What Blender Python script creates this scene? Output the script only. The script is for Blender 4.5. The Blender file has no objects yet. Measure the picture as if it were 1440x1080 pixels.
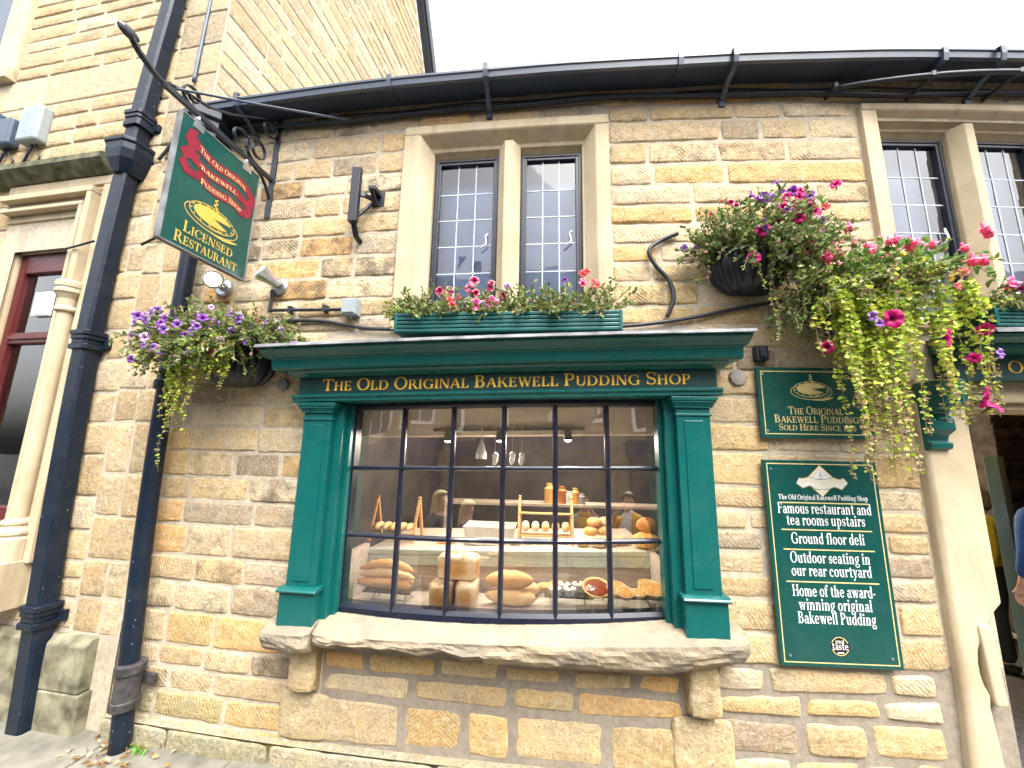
import bpy, bmesh, math, random
from mathutils import Vector, Matrix, noise
R = math.radians
random.seed(7)
scene = bpy.context.scene
COL = scene.collection

# ---------------------------------------------------------------- camera, sky, sun, exposure
cam_d = bpy.data.cameras.new('camera')
cam = bpy.data.objects.new('camera', cam_d); COL.objects.link(cam)
cam_d.sensor_width = 36.0; cam_d.lens = 36.0 * 535 / 1440
cam_d.clip_start = 0.02; cam_d.clip_end = 1000
cam.location = (0, 0, 1.71)
cam.rotation_euler = (Matrix.Rotation(R(90 + 9.8), 4, 'X') @ Matrix.Rotation(0.019, 4, 'Z')).to_euler()
scene.camera = cam

SUN_EL, SUN_AZ = R(60), R(152)      # azimuth clockwise from +Y
world = bpy.data.worlds.new("World"); scene.world = world; world.use_nodes = True
wn = world.node_tree.nodes; wl = world.node_tree.links
sky = wn.new('ShaderNodeTexSky'); sky.sky_type = 'NISHITA'; sky.sun_disc = False
sky.sun_elevation = SUN_EL; sky.sun_rotation = SUN_AZ
sky.air_density = 1.0; sky.dust_density = 6.0; sky.ozone_density = 1.0
hs = wn.new('ShaderNodeHueSaturation'); hs.inputs['Saturation'].default_value = 0.22
hs.inputs['Value'].default_value = 1.0
wl.new(sky.outputs[0], hs.inputs['Color']); wl.new(hs.outputs[0], wn['Background'].inputs['Color'])
wn['Background'].inputs['Strength'].default_value = 0.15

sun_d = bpy.data.lights.new('sun', 'SUN'); sun = bpy.data.objects.new('sun', sun_d); COL.objects.link(sun)
sun_d.energy = .65; sun_d.angle = R(60); sun_d.color = (1.0, 0.965, 0.91)
sd = Vector((math.sin(SUN_AZ) * math.cos(SUN_EL), math.cos(SUN_AZ) * math.cos(SUN_EL), math.sin(SUN_EL)))
sun.rotation_euler = sd.to_track_quat('Z', 'Y').to_euler()

scene.view_settings.view_transform = 'Standard'; scene.view_settings.look = 'None'
scene.view_settings.exposure = 2.25; scene.view_settings.gamma = 1.0
scene.cycles.max_bounces = 8; scene.cycles.transparent_max_bounces = 16
scene.cycles.sample_clamp_indirect = 6.0
try: scene.cycles.use_denoising = True
except Exception: pass

# ---------------------------------------------------------------- wall plan: facade bends gently with the street
def Yw(x):
    if x > -2.3: return 2.29 - .10 * x + .0175 * x * x
    return 2.29 + .23 + .0175 * 5.29 - .1805 * (x + 2.3)
def slope(x): return -.10 + .035 * x if x > -2.3 else -.1805
def PW(x, o, z):
    s = slope(x); k = 1 / math.sqrt(1 + s * s)
    return Vector((x + s * k * o, Yw(x) - k * o, z))
def yaw(x): return math.atan(slope(x))

# ---------------------------------------------------------------- mesh builder. coordinates are (x along wall, o out of wall, z up)
class MB:
    def __init__(s): s.v = []; s.f = []; s.m = []; s.c = {}; s.u = {}; s.s = {}
    def vert(s, x, o, z, c=None, u=None, so=None):
        s.v.append((x, o, z)); i = len(s.v) - 1
        if c is not None: s.c[i] = c
        if u is not None: s.u[i] = u
        if so is not None: s.s[i] = so
        return i
    def face(s, ids, m=0): s.f.append(tuple(ids)); s.m.append(m)
    def poly(s, pts, m=0, c=None): s.face([s.vert(*p, c=c) for p in pts], m)
    def box(s, x0, x1, o0, o1, z0, z1, m=0, n=1, c=None):
        rows = []
        for i in range(n + 1):
            x = x0 + (x1 - x0) * i / n
            rows.append([s.vert(x, o, z, c=c) for o, z in ((o0, z0), (o1, z0), (o1, z1), (o0, z1))])
        for i in range(n):
            a, b = rows[i], rows[i + 1]
            for k in range(4): s.face((a[k], a[(k + 1) % 4], b[(k + 1) % 4], b[k]), m)
        s.face(rows[0], m); s.face(rows[-1][::-1], m)
    def sweep(s, prof, x0, x1, n=8, m=0, dz=None, do=None, closed=True):
        rows = []
        for i in range(n + 1):
            x = x0 + (x1 - x0) * i / n
            z_ = dz(x) if dz else 0; o_ = do(x) if do else 0
            rows.append([s.vert(x, o + o_, z + z_) for o, z in prof])
        k = len(prof)
        for i in range(n):
            for j in range(k if closed else k - 1):
                s.face((rows[i][j], rows[i][(j + 1) % k], rows[i + 1][(j + 1) % k], rows[i + 1][j]), m)
        if closed: s.face(rows[0], m); s.face(rows[-1][::-1], m)
    def vsweep(s, prof, z0, z1, n=1, m=0):          # profile (x,o) swept up z
        rows = [[s.vert(x, o, z0 + (z1 - z0) * i / n) for x, o in prof] for i in range(n + 1)]
        k = len(prof)
        for i in range(n):
            for j in range(k): s.face((rows[i][j], rows[i][(j + 1) % k], rows[i + 1][(j + 1) % k], rows[i + 1][j]), m)
        s.face(rows[0], m); s.face(rows[-1][::-1], m)
    def prism(s, prof, x0, x1, m=0): s.sweep(prof, x0, x1, 1, m)
    def tube(s, pts, r, seg=8, m=0, caps=True, c=None):
        pts = [Vector(p) for p in pts]; n = len(pts)
        rr = r if isinstance(r, (list, tuple)) else [r] * n
        rows = []; up = None
        for i, p in enumerate(pts):
            t = (pts[min(i + 1, n - 1)] - pts[max(i - 1, 0)]).normalized()
            if up is None:
                up = Vector((0, 0, 1)) if abs(t.z) < .9 else Vector((1, 0, 0))
            a = t.cross(up)
            if a.length < 1e-6: a = t.orthogonal()
            a.normalize(); b = a.cross(t).normalized(); up = b
            rows.append([s.vert(*(p + a * math.cos(q) * rr[i] + b * math.sin(q) * rr[i]), c=c) for q in [2 * math.pi * k / seg for k in range(seg)]])
        for i in range(n - 1):
            for k in range(seg): s.face((rows[i][k], rows[i][(k + 1) % seg], rows[i + 1][(k + 1) % seg], rows[i + 1][k]), m)
        if caps: s.face(rows[0][::-1], m); s.face(rows[-1], m)
    def strap(s, pts, w, t, wd=(1, 0, 0), m=0):      # flat bar along a path, wide along wd
        pts = [Vector(p) for p in pts]; wd = Vector(wd).normalized(); rows = []
        for i, p in enumerate(pts):
            tt = (pts[min(i + 1, len(pts) - 1)] - pts[max(i - 1, 0)]).normalized()
            nn = tt.cross(wd).normalized()
            rows.append([s.vert(*(p + wd * a * w / 2 + nn * b * t / 2)) for a, b in ((-1, -1), (1, -1), (1, 1), (-1, 1))])
        for i in range(len(rows) - 1):
            for k in range(4): s.face((rows[i][k], rows[i][(k + 1) % 4], rows[i + 1][(k + 1) % 4], rows[i + 1][k]), m)
        s.face(rows[0][::-1], m); s.face(rows[-1], m)
    def lathe(s, prof, c=(0, 0, 0), seg=20, m=0, flute=0, ax='z', a0=0, a1=2 * math.pi, col=None):
        rows = []; full = abs(a1 - a0 - 2 * math.pi) < 1e-6
        ns = seg if full else seg + 1
        for r, h in prof:
            row = []
            for k in range(ns):
                q = a0 + (a1 - a0) * k / seg
                r2 = r * (1 + flute * (k % 2))
                x, y = r2 * math.cos(q), r2 * math.sin(q)
                p = (x, y, h) if ax == 'z' else ((x, h, y) if ax == 'o' else (h, x, y))
                row.append(s.vert(c[0] + p[0], c[1] + p[1], c[2] + p[2], c=col))
            rows.append(row)
        for i in range(len(rows) - 1):
            for k in range(seg):
                s.face((rows[i][k], rows[i][(k + 1) % ns], rows[i + 1][(k + 1) % ns], rows[i + 1][k]), m)
        if prof[0][0] > 1e-5 and full: s.face(rows[0][::-1], m)
        if prof[-1][0] > 1e-5 and full: s.face(rows[-1], m)
    def blob(s, c, r, e=1.0, nu=16, nv=10, fn=None, m=0, col=None):   # superellipsoid
        def sp(a, p): return math.copysign(abs(a) ** p, a)
        rows = []
        for j in range(nv + 1):
            t = -math.pi / 2 + math.pi * j / nv; row = []
            for i in range(nu):
                q = 2 * math.pi * i / nu
                p = Vector((sp(math.cos(t), e) * sp(math.cos(q), e), sp(math.cos(t), e) * sp(math.sin(q), e), sp(math.sin(t), e)))
                p = Vector((p.x * r[0], p.y * r[1], p.z * r[2]))
                if fn: p = fn(p)
                row.append(s.vert(c[0] + p.x, c[1] + p.y, c[2] + p.z, c=col))
            rows.append(row)
        for j in range(nv):
            for i in range(nu): s.face((rows[j][i], rows[j][(i + 1) % nu], rows[j + 1][(i + 1) % nu], rows[j + 1][i]), m)

def link_obj(name, data, parent=None):
    o = bpy.data.objects.new(name, data); COL.objects.link(o)
    if parent is not None: o.parent = parent
    return o
def root_off(p):
    v = Vector((0, 0, 0))
    while p is not None: v += Vector(p.location); p = p.parent
    return v
def mesh_of(mb, name, mats, fmap, recalc=True, smooth=False, weld=True):
    me = bpy.data.meshes.new(name)
    me.from_pydata([fmap(*p) for p in mb.v], [], mb.f)
    for m in (mats if isinstance(mats, (list, tuple)) else [mats]): me.materials.append(m)
    me.polygons.foreach_set('material_index', mb.m)
    if mb.c:
        a = me.color_attributes.new('tint', 'FLOAT_COLOR', 'POINT'); d = [.5, .5, .5, 1.] * len(mb.v)
        for i, c in mb.c.items(): d[4 * i:4 * i + 3] = c[:3]
        a.data.foreach_set('color', d)
    for nm, dd in (('tool', mb.u), ('soot', mb.s)):
        if dd:
            a = me.attributes.new(nm, 'FLOAT', 'POINT'); d = [0.] * len(mb.v)
            for i, c in dd.items(): d[i] = c
            a.data.foreach_set('value', d)
    if recalc:
        bm = bmesh.new(); bm.from_mesh(me)
        if weld: bmesh.ops.remove_doubles(bm, verts=bm.verts, dist=1e-6)
        bmesh.ops.recalc_face_normals(bm, faces=bm.faces)
        bm.to_mesh(me); bm.free()
    if smooth: me.polygons.foreach_set('use_smooth', [True] * len(me.polygons))
    me.update()
    return me
def tag(o, label=None, cat=None, group=None, kind=None):
    for k, v in (('label', label), ('category', cat), ('group', group), ('kind', kind)):
        if v: o[k] = v
    return o
def thing(name, label, cat, x=0, o=0, z=0, rigid=False, group=None, loc=None, rz=0):
    e = bpy.data.objects.new(name, None); COL.objects.link(e)
    e.location = loc if loc is not None else PW(x, o, z)
    e.empty_display_size = .1
    if rigid and loc is None: e.rotation_euler.z = yaw(x)
    elif rz: e.rotation_euler.z = rz
    return tag(e, label, cat, group)
def bevel(ob, w, seg=2, ang=35):
    md = ob.modifiers.new('bevel', 'BEVEL'); md.width = w; md.segments = seg; md.limit_method = 'ANGLE'; md.angle_limit = R(ang)
    return ob
def curved(name, mb, mat, parent=None, bev=0, smooth=False, recalc=True):     # follows the bend of the facade
    off = root_off(parent)
    ob = link_obj(name, mesh_of(mb, name, mat, lambda x, o, z: PW(x, o, z) - off, recalc, smooth), parent)
    if bev: bevel(ob, bev)
    return ob
def rigid(name, mb, mat, parent=None, bev=0, smooth=False, recalc=True):
    ob = link_obj(name, mesh_of(mb, name, mat, lambda x, o, z: (x, -o, z), recalc, smooth), parent)
    if bev: bevel(ob, bev)
    return ob
def solo(name, mb, mat, label, cat, x, o, z, group=None, bev=0, smooth=False, rz=0, recalc=True):   # a thing of one mesh standing at x,o,z
    ob = rigid(name, mb, mat, None, bev, smooth, recalc); ob.location = PW(x, o, z); ob.rotation_euler.z = yaw(x) + rz
    return tag(ob, label, cat, group)
def copy_tree(o, parent=None):
    c = o.copy(); COL.objects.link(c)
    if parent is not None: c.parent = parent
    for ch in list(o.children): copy_tree(ch, c)
    return c

# ---------------------------------------------------------------- materials
class NT:
    def __init__(s, name):
        s.mat = bpy.data.materials.new(name); s.mat.use_nodes = True
        s.t = s.mat.node_tree; s.n = s.t.nodes; s.b = s.n['Principled BSDF']; s.out = s.n['Material Output']
    def new(s, typ, **kw):
        n = s.n.new(typ)
        for k, v in kw.items(): setattr(n, k, v)
        return n
    def link(s, a, b): s.t.links.new(a, b)
    def setin(s, n, **kw):
        for k, v in kw.items():
            i = n.inputs[k.replace('_', ' ')]
            if hasattr(v, 'is_output'): s.link(v, i)
            else: i.default_value = v
    def coord(s):
        return s.new('ShaderNodeNewGeometry').outputs['Position']
    def noise(s, scale, detail=4, rough=.55, vec=None, dist=0):
        n = s.new('ShaderNodeTexNoise'); n.inputs['Scale'].default_value = scale; n.inputs['Detail'].default_value = detail
        n.inputs['Roughness'].default_value = rough; n.inputs['Distortion'].default_value = dist
        s.link(vec if vec is not None else s.coord(), n.inputs['Vector']); return n.outputs['Fac']
    def ramp(s, fac, stops):
        r = s.new('ShaderNodeValToRGB'); s.link(fac, r.inputs['Fac']); e = r.color_ramp.elements
        while len(e) < len(stops): e.new(.5)
        for i, (p, c) in enumerate(stops):
            e[i].position = p; e[i].color = (c, c, c, 1) if isinstance(c, (int, float)) else (*c, 1)
        return r.outputs['Color']
    def mix(s, fac, a, b, mode='MIX'):
        m = s.new('ShaderNodeMix', data_type='RGBA', blend_type=mode)
        for sock, v in ((m.inputs['Factor'], fac), (m.inputs['A'], a), (m.inputs['B'], b)):
            if hasattr(v, 'is_output'): s.link(v, sock)
            elif isinstance(v, (int, float)) and sock.type == 'RGBA': sock.default_value = (v, v, v, 1)
            elif isinstance(v, (int, float)): sock.default_value = v
            else: sock.default_value = (*v, 1)
        return m.outputs['Result']
    def math(s, op, a, b=None, clamp=False):
        m = s.new('ShaderNodeMath', operation=op, use_clamp=clamp)
        for i, v in enumerate((a, b)):
            if v is None: continue
            if hasattr(v, 'is_output'): s.link(v, m.inputs[i])
            else: m.inputs[i].default_value = v
        return m.outputs[0]
    def attr(s, name, out='Color'):
        a = s.new('ShaderNodeAttribute'); a.attribute_name = name; return a.outputs[out]
    def bump(s, h, strength=.4, dist=.01, prev=None):
        b = s.new('ShaderNodeBump'); b.inputs['Strength'].default_value = strength; b.inputs['Distance'].default_value = dist
        s.link(h, b.inputs['Height'])
        if prev is not None: s.link(prev, b.inputs['Normal'])
        s.link(b.outputs[0], s.b.inputs['Normal']); return b.outputs[0]
    def base(s, c, rough=.5, metal=0, spec=.5):
        i = s.b.inputs
        if hasattr(c, 'is_output'): s.link(c, i['Base Color'])
        else: i['Base Color'].default_value = (*c, 1)
        if hasattr(rough, 'is_output'): s.link(rough, i['Roughness'])
        else: i['Roughness'].default_value = rough
        i['Metallic'].default_value = metal; i['Specular IOR Level'].default_value = spec
        return s

def simple(name, c, rough=.5, var=.15, scale=12, metal=0, spec=.5, bump=0, bscale=60):
    t = NT(name)
    f = t.noise(scale, 5)
    col = t.mix(t.ramp(f, [(.3, 0), (.7, 1)]), tuple(q * (1 - var) for q in c), tuple(min(1, q * (1 + var)) for q in c))
    t.base(col, rough, metal, spec)
    if bump: t.bump(t.noise(bscale, 3), bump, .004)
    return t.mat

def stone_mat():
    t = NT('sandstone')
    tint = t.attr('tint'); tool = t.attr('tool', 'Fac'); soot = t.attr('soot', 'Fac')
    big = t.noise(6, 5, .65); mid = t.noise(21, 8, .72); fine = t.noise(85, 5, .78)
    c = t.mix(t.ramp(big, [(.32, 0), (.68, 1)]), t.mix(1, tint, (.86, .86, .88), 'MULTIPLY'), t.mix(1, tint, (1.10, .99, .82), 'MULTIPLY'))
    c = t.mix(t.math('MULTIPLY', t.ramp(mid, [(.46, 0), (.66, 1)]), .5), c, t.mix(1, c, (.62, .58, .53), 'MULTIPLY'))
    c = t.mix(t.math('MULTIPLY', t.ramp(t.noise(33, 5, .7), [(.52, 0), (.66, 1)]), .40), c, (.70, .62, .48))
    c = t.mix(t.math('MULTIPLY', t.ramp(fine, [(.55, 0), (.63, 1)]), .78), c, t.mix(1, c, (.36, .32, .28), 'MULTIPLY'))
    c = t.mix(t.math('MULTIPLY', t.ramp(t.noise(8, 4, .6), [(.58, 0), (.72, 1)]), .35), c, t.mix(1, tint, (1.12, .80, .48), 'MULTIPLY'))
    # tool marks: furrows cut across each stone
    wob = t.math('ADD', t.math('MULTIPLY', t.noise(22, 4), 7.0), t.math('MULTIPLY', t.noise(90, 2), 2.5))
    sn = t.math('SINE', t.math('ADD', t.math('MULTIPLY', tool, 340), wob))
    gate = t.math('MULTIPLY', t.ramp(t.noise(11, 4), [(.38, 0), (.66, 1)]), t.math('GREATER_THAN', t.math('ABSOLUTE', tool), .0001))
    fur = t.math('MULTIPLY', t.math('MULTIPLY', t.math('ADD', sn, 1), .5), gate)
    c = t.mix(t.math('MULTIPLY', t.math('SUBTRACT', 1, fur), .0), c, c)
    # soot held in the furrows of the older stones
    sm = t.math('ADD', t.math('MULTIPLY', t.noise(11, 6, .68), 1.1), t.math('SUBTRACT', soot, 1.0))
    sm = t.math('ADD', sm, t.math('MULTIPLY', fur, .10))
    sm = t.ramp(sm, [(.0, 0), (.30, 1)])
    c = t.mix(t.math('MULTIPLY', sm, .72), c, (.10, .078, .056))
    lich = t.ramp(t.noise(19, 5, .7), [(.66, 0), (.74, 1)])
    c = t.mix(t.math('MULTIPLY', lich, .25), c, (.20, .19, .12))
    t.base(c, .92, 0, .2)
    h = t.math('ADD', t.math('MULTIPLY', fur, -.26), t.math('MULTIPLY', mid, 1.7))
    b1 = t.bump(h, .85, .013)
    t.bump(fine, .7, .005, b1)
    return t.mat
def mortar_mat(name, c):
    t = NT(name); f = t.noise(30, 6, .7)
    col = t.mix(t.ramp(f, [(.3, 0), (.7, 1)]), tuple(q * .7 for q in c), tuple(q * 1.12 for q in c))
    col = t.mix(t.math('MULTIPLY', t.ramp(t.noise(5, 5), [(.5, 0), (.75, 1)]), .45), col, tuple(q * .5 for q in c))
    t.base(col, .95, 0, .1); t.bump(f, .6, .006); return t.mat
def ashlar_mat():
    t = NT('dressed_stone')
    c = t.mix(t.ramp(t.noise(3.5, 5, .6), [(.3, 0), (.7, 1)]), (.43, .345, .22), (.53, .445, .305))
    c = t.mix(t.math('MULTIPLY', t.ramp(t.noise(16, 6, .7), [(.5, 0), (.75, 1)]), .4), c, (.36, .28, .18))
    st = t.new('ShaderNodeMapping'); st.inputs['Scale'].default_value = (14, 14, 1.2); t.link(t.coord(), st.inputs['Vector'])
    c = t.mix(t.math('MULTIPLY', t.ramp(t.noise(1, 5, .6, st.outputs[0]), [(.52, 0), (.78, 1)]), .5), c, (.25, .19, .13))
    c = t.mix(t.math('MULTIPLY', t.ramp(t.noise(140, 3), [(.55, 0), (.7, 1)]), .25), c, (.3, .25, .18))
    t.base(c, .9, 0, .2); b = t.bump(t.noise(22, 6, .7), .35, .006); t.bump(t.noise(160, 3), .3, .002, b); return t.mat
def paint_mat(name, c, rough=.28, wear=.5, wearc=(.45, .5, .5), wt=.70, spec=.5):
    t = NT(name)
    col = t.mix(t.ramp(t.noise(4, 4), [(.3, 0), (.7, 1)]), tuple(q * .93 for q in c), tuple(q * 1.07 for q in c))
    w = t.ramp(t.noise(45, 6, .75), [(wt, 0), (wt + .02, 1)])
    col = t.mix(t.math('MULTIPLY', w, wear), col, wearc)
    dust = t.ramp(t.noise(9, 6, .7), [(.5, 0), (.8, 1)])
    col = t.mix(t.math('MULTIPLY', dust, .035), col, (.4, .38, .33))
    t.base(col, t.ramp(t.noise(6, 3), [(.3, rough * .9), (.7, min(1, rough * 1.25))]), 0, spec)
    t.bump(t.noise(9, 2), .02, .003); return t.mat
def glass_mat(name, refl, tintc=(1, 1, 1)):
    t = NT(name); t.n.remove(t.b)
    tr = t.new('ShaderNodeBsdfTransparent'); tr.inputs[0].default_value = (*tintc, 1)
    gl = t.new('ShaderNodeBsdfGlossy'); gl.inputs['Roughness'].default_value = 0.0; gl.inputs[0].default_value = (1, 1, 1, 1)
    lw = t.new('ShaderNodeFresnel'); lw.inputs['IOR'].default_value = 1.5
    bp = t.new('ShaderNodeBump'); bp.inputs['Strength'].default_value = .05; bp.inputs['Distance'].default_value = .01
    t.link(t.noise(5, 2), bp.inputs['Height']); t.link(bp.outputs[0], gl.inputs['Normal'])
    f = t.math('MULTIPLY', lw.outputs[0], refl, True)
    mx = t.new('ShaderNodeMixShader'); t.link(f, mx.inputs[0]); t.link(tr.outputs[0], mx.inputs[1]); t.link(gl.outputs[0], mx.inputs[2])
    t.link(mx.outputs[0], t.out.inputs['Surface']); return t.mat
def leaf_mat(name, rough=.5):
    t = NT(name); c = t.mix(t.math('MULTIPLY', t.noise(60, 2), .5), t.attr('tint'), t.mix(1, t.attr('tint'), (1.5, 1.35, .9), 'MULTIPLY'))
    t.base(c, rough, 0, .35)
    tl = t.new('ShaderNodeBsdfTranslucent'); t.link(c, tl.inputs[0]); mx = t.new('ShaderNodeMixShader'); mx.inputs[0].default_value = .3
    t.link(t.b.outputs[0], mx.inputs[1]); t.link(tl.outputs[0], mx.inputs[2]); t.link(mx.outputs[0], t.out.inputs['Surface']); return t.mat
def emit_mat(name, c, s):
    t = NT(name); t.base(c, .4); t.b.inputs['Emission Color'].default_value = (*c, 1); t.b.inputs['Emission Strength'].default_value = s; return t.mat
def bread_mat(name, lo, hi):
    t = NT(name); f = t.noise(16, 5, .6); c = t.mix(t.ramp(f, [(.3, 0), (.68, 1)]), lo, hi)
    c = t.mix(t.math('MULTIPLY', t.ramp(t.noise(70, 4), [(.52, 0), (.7, 1)]), .35), c, (.75, .58, .35))
    t.base(c, .6, 0, .35); t.bump(t.noise(40, 5), .35, .004); return t.mat
def wood_mat(name, c, sc=(2, 30, 30)):
    t = NT(name); mp = t.new('ShaderNodeMapping'); mp.inputs['Scale'].default_value = sc; t.link(t.coord(), mp.inputs['Vector'])
    f = t.noise(1, 5, .6, mp.outputs[0], 1.0)
    t.base(t.mix(t.ramp(f, [(.3, 0), (.7, 1)]), tuple(q * .65 for q in c), tuple(q * 1.15 for q in c)), .55); t.bump(f, .1, .003); return t.mat

M = {}
M['stone'] = stone_mat()
M['mortar'] = mortar_mat('lime_mortar', (.50, .43, .325))
M['mortar_dark'] = mortar_mat('cement_mortar', (.30, .255, .20))
M['ashlar'] = ashlar_mat()
M['green'] = paint_mat('green_gloss_paint', (.002, .088, .080))
M['green_dark'] = paint_mat('dark_green_fascia_paint', (.004, .050, .045), .3, .3)
M['sign_green'] = paint_mat('sign_green', (.004, .060, .050), .25, .2)
M['black'] = paint_mat('blue_black_gloss_paint', (.006, .008, .020), .32, .5, (.3, .32, .36), .66)
M['pipe'] = paint_mat('black_pipe_paint', (.005, .011, .022), .36, .8, (.45, .48, .48), .655, .3)
M['iron'] = paint_mat('black_iron', (.012, .015, .022), .4, .5, (.35, .3, .27))
M['gutter'] = paint_mat('gutter_paint', (.040, .055, .085), .3, .5, (.4, .42, .45), .66)
M['lead'] = simple('lead_sheet', (.17, .175, .18), .75, .5, 9, 0, .3, .4, 40)
M['came'] = simple('lead_came', (.42, .45, .50), .45, .2, 30)
M['gold'] = simple('gold_paint', (.92, .58, .05), .38, .08, 30)
M['signgold'] = simple('sign_gold_paint', (.56, .38, .07), .4, .08, 30)
M['palegold'] = simple('pale_gold_paint', (.66, .52, .22), .4, .08, 30)
M['shadowred'] = simple('letter_edge_red', (.20, .045, .01), .5, .1)
M['white'] = simple('white_paint', (.80, .80, .78), .4, .05)
M['paleblue'] = simple('pale_grey_paint', (.62, .66, .72), .4, .08)
M['red'] = simple('crimson_paint', (.21, .009, .026), .4, .15, 20)
M['darkred'] = simple('dark_crimson_line', (.12, .01, .02), .4, .1)
M['glass'] = glass_mat('shop_glass', 7.0)
M['glass_up'] = glass_mat('leaded_glass', 1.7, (.9, .93, 1))
M['glass_red'] = glass_mat('sash_glass', 2.2)
M['red_frame'] = paint_mat('mahogany_red_paint', (.085, .009, .010), .35, .15)
M['grey_plastic'] = simple('grey_plastic', (.25, .29, .30), .45, .08)
M['blue_plastic'] = simple('slate_blue_plastic', (.055, .08, .12), .4, .2)
M['steel'] = simple('brushed_steel', (.55, .56, .58), .3, .1, 30, .9)
M['moss_stone'] = simple('mossy_stone', (.13, .13, .085), .95, .55, 14, 0, .1, .6)
M['pale_green'] = simple('pale_green_shelf_paint', (.52, .58, .51), .4, .04)
M['wood_pale'] = wood_mat('pale_pine', (.62, .36, .15))
M['wood_grey'] = wood_mat('grey_washed_wood', (.58, .49, .41), (3, 40, 40))
M['int_wall'] = simple('brown_interior_wall', (.115, .10, .092), .8, .3, 3)
M['int_ceil'] = simple('cream_beam_paint', (.70, .63, .52), .7, .08, 3)
M['int_floor'] = simple('brown_floor', (.12, .055, .03), .4, .3, 5)
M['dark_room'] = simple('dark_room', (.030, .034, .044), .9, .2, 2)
M['curtain'] = simple('net_curtain', (.33, .38, .47), .9, .1, 5)
M['reflection_panel'] = simple('pale_blue_reflection', (.40, .50, .68), .9, .10, 4)  # pale blue of the reflected street and sky, put into a colour
M['warm_wall'] = simple('warm_shop_wall', (.20, .12, .065), .8, .25, 3)
M['slate'] = simple('roof_slate', (.26, .31, .40), .55, .2, 6, 0, .5, .4)
M['asphalt'] = simple('asphalt', (.06, .06, .062), .95, .4, 60, 0, .2, .6, 200)
M['flag'] = simple('flagstone', (.17, .162, .132), .95, .4, 5, 0, .2, .5, 80)
M['concrete'] = simple('concrete_edge', (.28, .265, .225), .95, .3, 8, 0, .2, .5, 80)
M['opp_stone'] = simple('street_stone', (.24, .19, .125), .95, .35, 3, 0, .1, .4, 20)
M['leaf'] = leaf_mat('leaf')
M['petal'] = leaf_mat('petal', .6)
M['stem'] = simple('stem', (.16, .14, .05), .7, .3)
def loaf_mat():
    t = NT('tin_loaf_crust'); g = t.new('ShaderNodeTexCoord').outputs['Generated']; sx = t.new('ShaderNodeSeparateXYZ'); t.link(g, sx.inputs[0])
    ed = [t.math('ABSOLUTE', t.math('SUBTRACT', sx.outputs[i], .5)) for i in range(3)]
    a = t.math('ADD', t.math('MULTIPLY', ed[0], ed[0]), t.math('ADD', t.math('MULTIPLY', ed[1], ed[1]), t.math('MULTIPLY', ed[2], ed[2])))
    f = t.math('ADD', a, t.math('MULTIPLY', t.math('SUBTRACT', t.noise(30, 5, .6), .5), .22))
    c = t.mix(t.ramp(f, [(.27, 0), (.42, 1)]), t.mix(t.ramp(t.noise(24, 4), [(.35, 0), (.65, 1)]), (.60, .30, .09), (.70, .42, .15)), (.80, .66, .42))
    top = t.ramp(t.math('ADD', sx.outputs[2], t.math('MULTIPLY', t.noise(20, 4), .25)), [(.92, 0), (1.08, 1)])
    c = t.mix(top, c, t.mix(t.ramp(t.noise(14, 4), [(.45, 0), (.6, 1)]), (.82, .70, .48), (.42, .19, .06)))
    t.base(c, .6, 0, .35); t.bump(t.noise(50, 5), .4, .004); return t.mat
M['loaf'] = loaf_mat()
M['basket'] = simple('black_basket_plastic', (.010, .012, .020), .35, .2)
M['crust'] = bread_mat('bread_crust', (.56, .27, .085), (.74, .45, .17))
M['crust_pale'] = bread_mat('pale_bread', (.66, .40, .16), (.80, .60, .32))
M['crust_dark'] = bread_mat('dark_crust', (.25, .075, .02), (.46, .18, .05))
M['crumb'] = simple('flour_top', (.74, .60, .40), .8, .1, 20)
M['pastry'] = bread_mat('pastry', (.72, .45, .17), (.82, .62, .32))
M['filling_red'] = simple('red_filling', (.24, .05, .02), .25, .4, 40)
M['filling_gold'] = simple('golden_filling', (.62, .33, .09), .3, .3, 40)
M['foil'] = simple('white_foil_case', (.75, .76, .78), .3, .08, 40, .3)
M['glass_shelf'] = glass_mat('shelf_glass', 2.0, (.88, .95, .92))
M['cream'] = simple('cream_tray', (.60, .58, .52), .5, .08)
M['skin'] = simple('skin', (.55, .32, .23), .5, .08, 8)
M['hair_blond'] = simple('blond_hair', (.60, .46, .25), .5, .3, 40)
M['hair_brown'] = simple('brown_hair', (.10, .05, .03), .5, .3, 40)
M['cloth_dark'] = simple('charcoal_cloth', (.035, .035, .045), .9, .2, 20)
M['cloth_yellow'] = simple('mustard_cloth', (.60, .32, .02), .9, .2, 20)
M['cloth_blue'] = simple('blue_cloth', (.02, .10, .36), .8, .2, 20)
M['cloth_navy'] = simple('navy_cloth', (.012, .02, .07), .9, .2, 20)
M['cloth_grey'] = simple('grey_cloth', (.24, .24, .25), .9, .2, 20)
M['cloth_white'] = simple('white_cloth', (.72, .70, .66), .9, .05, 20)
M['lamp_warm'] = emit_mat('lamp_warm', (1.0, .60, .26), 2.2)
M['spot_warm'] = emit_mat('spot_warm', (1.0, .78, .48), 10)
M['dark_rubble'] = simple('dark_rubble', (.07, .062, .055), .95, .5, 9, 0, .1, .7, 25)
M['door_green'] = simple('pale_door_paint', (.24, .40, .34), .5, .1)
M['litter'] = leaf_mat('litter', .9)
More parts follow.
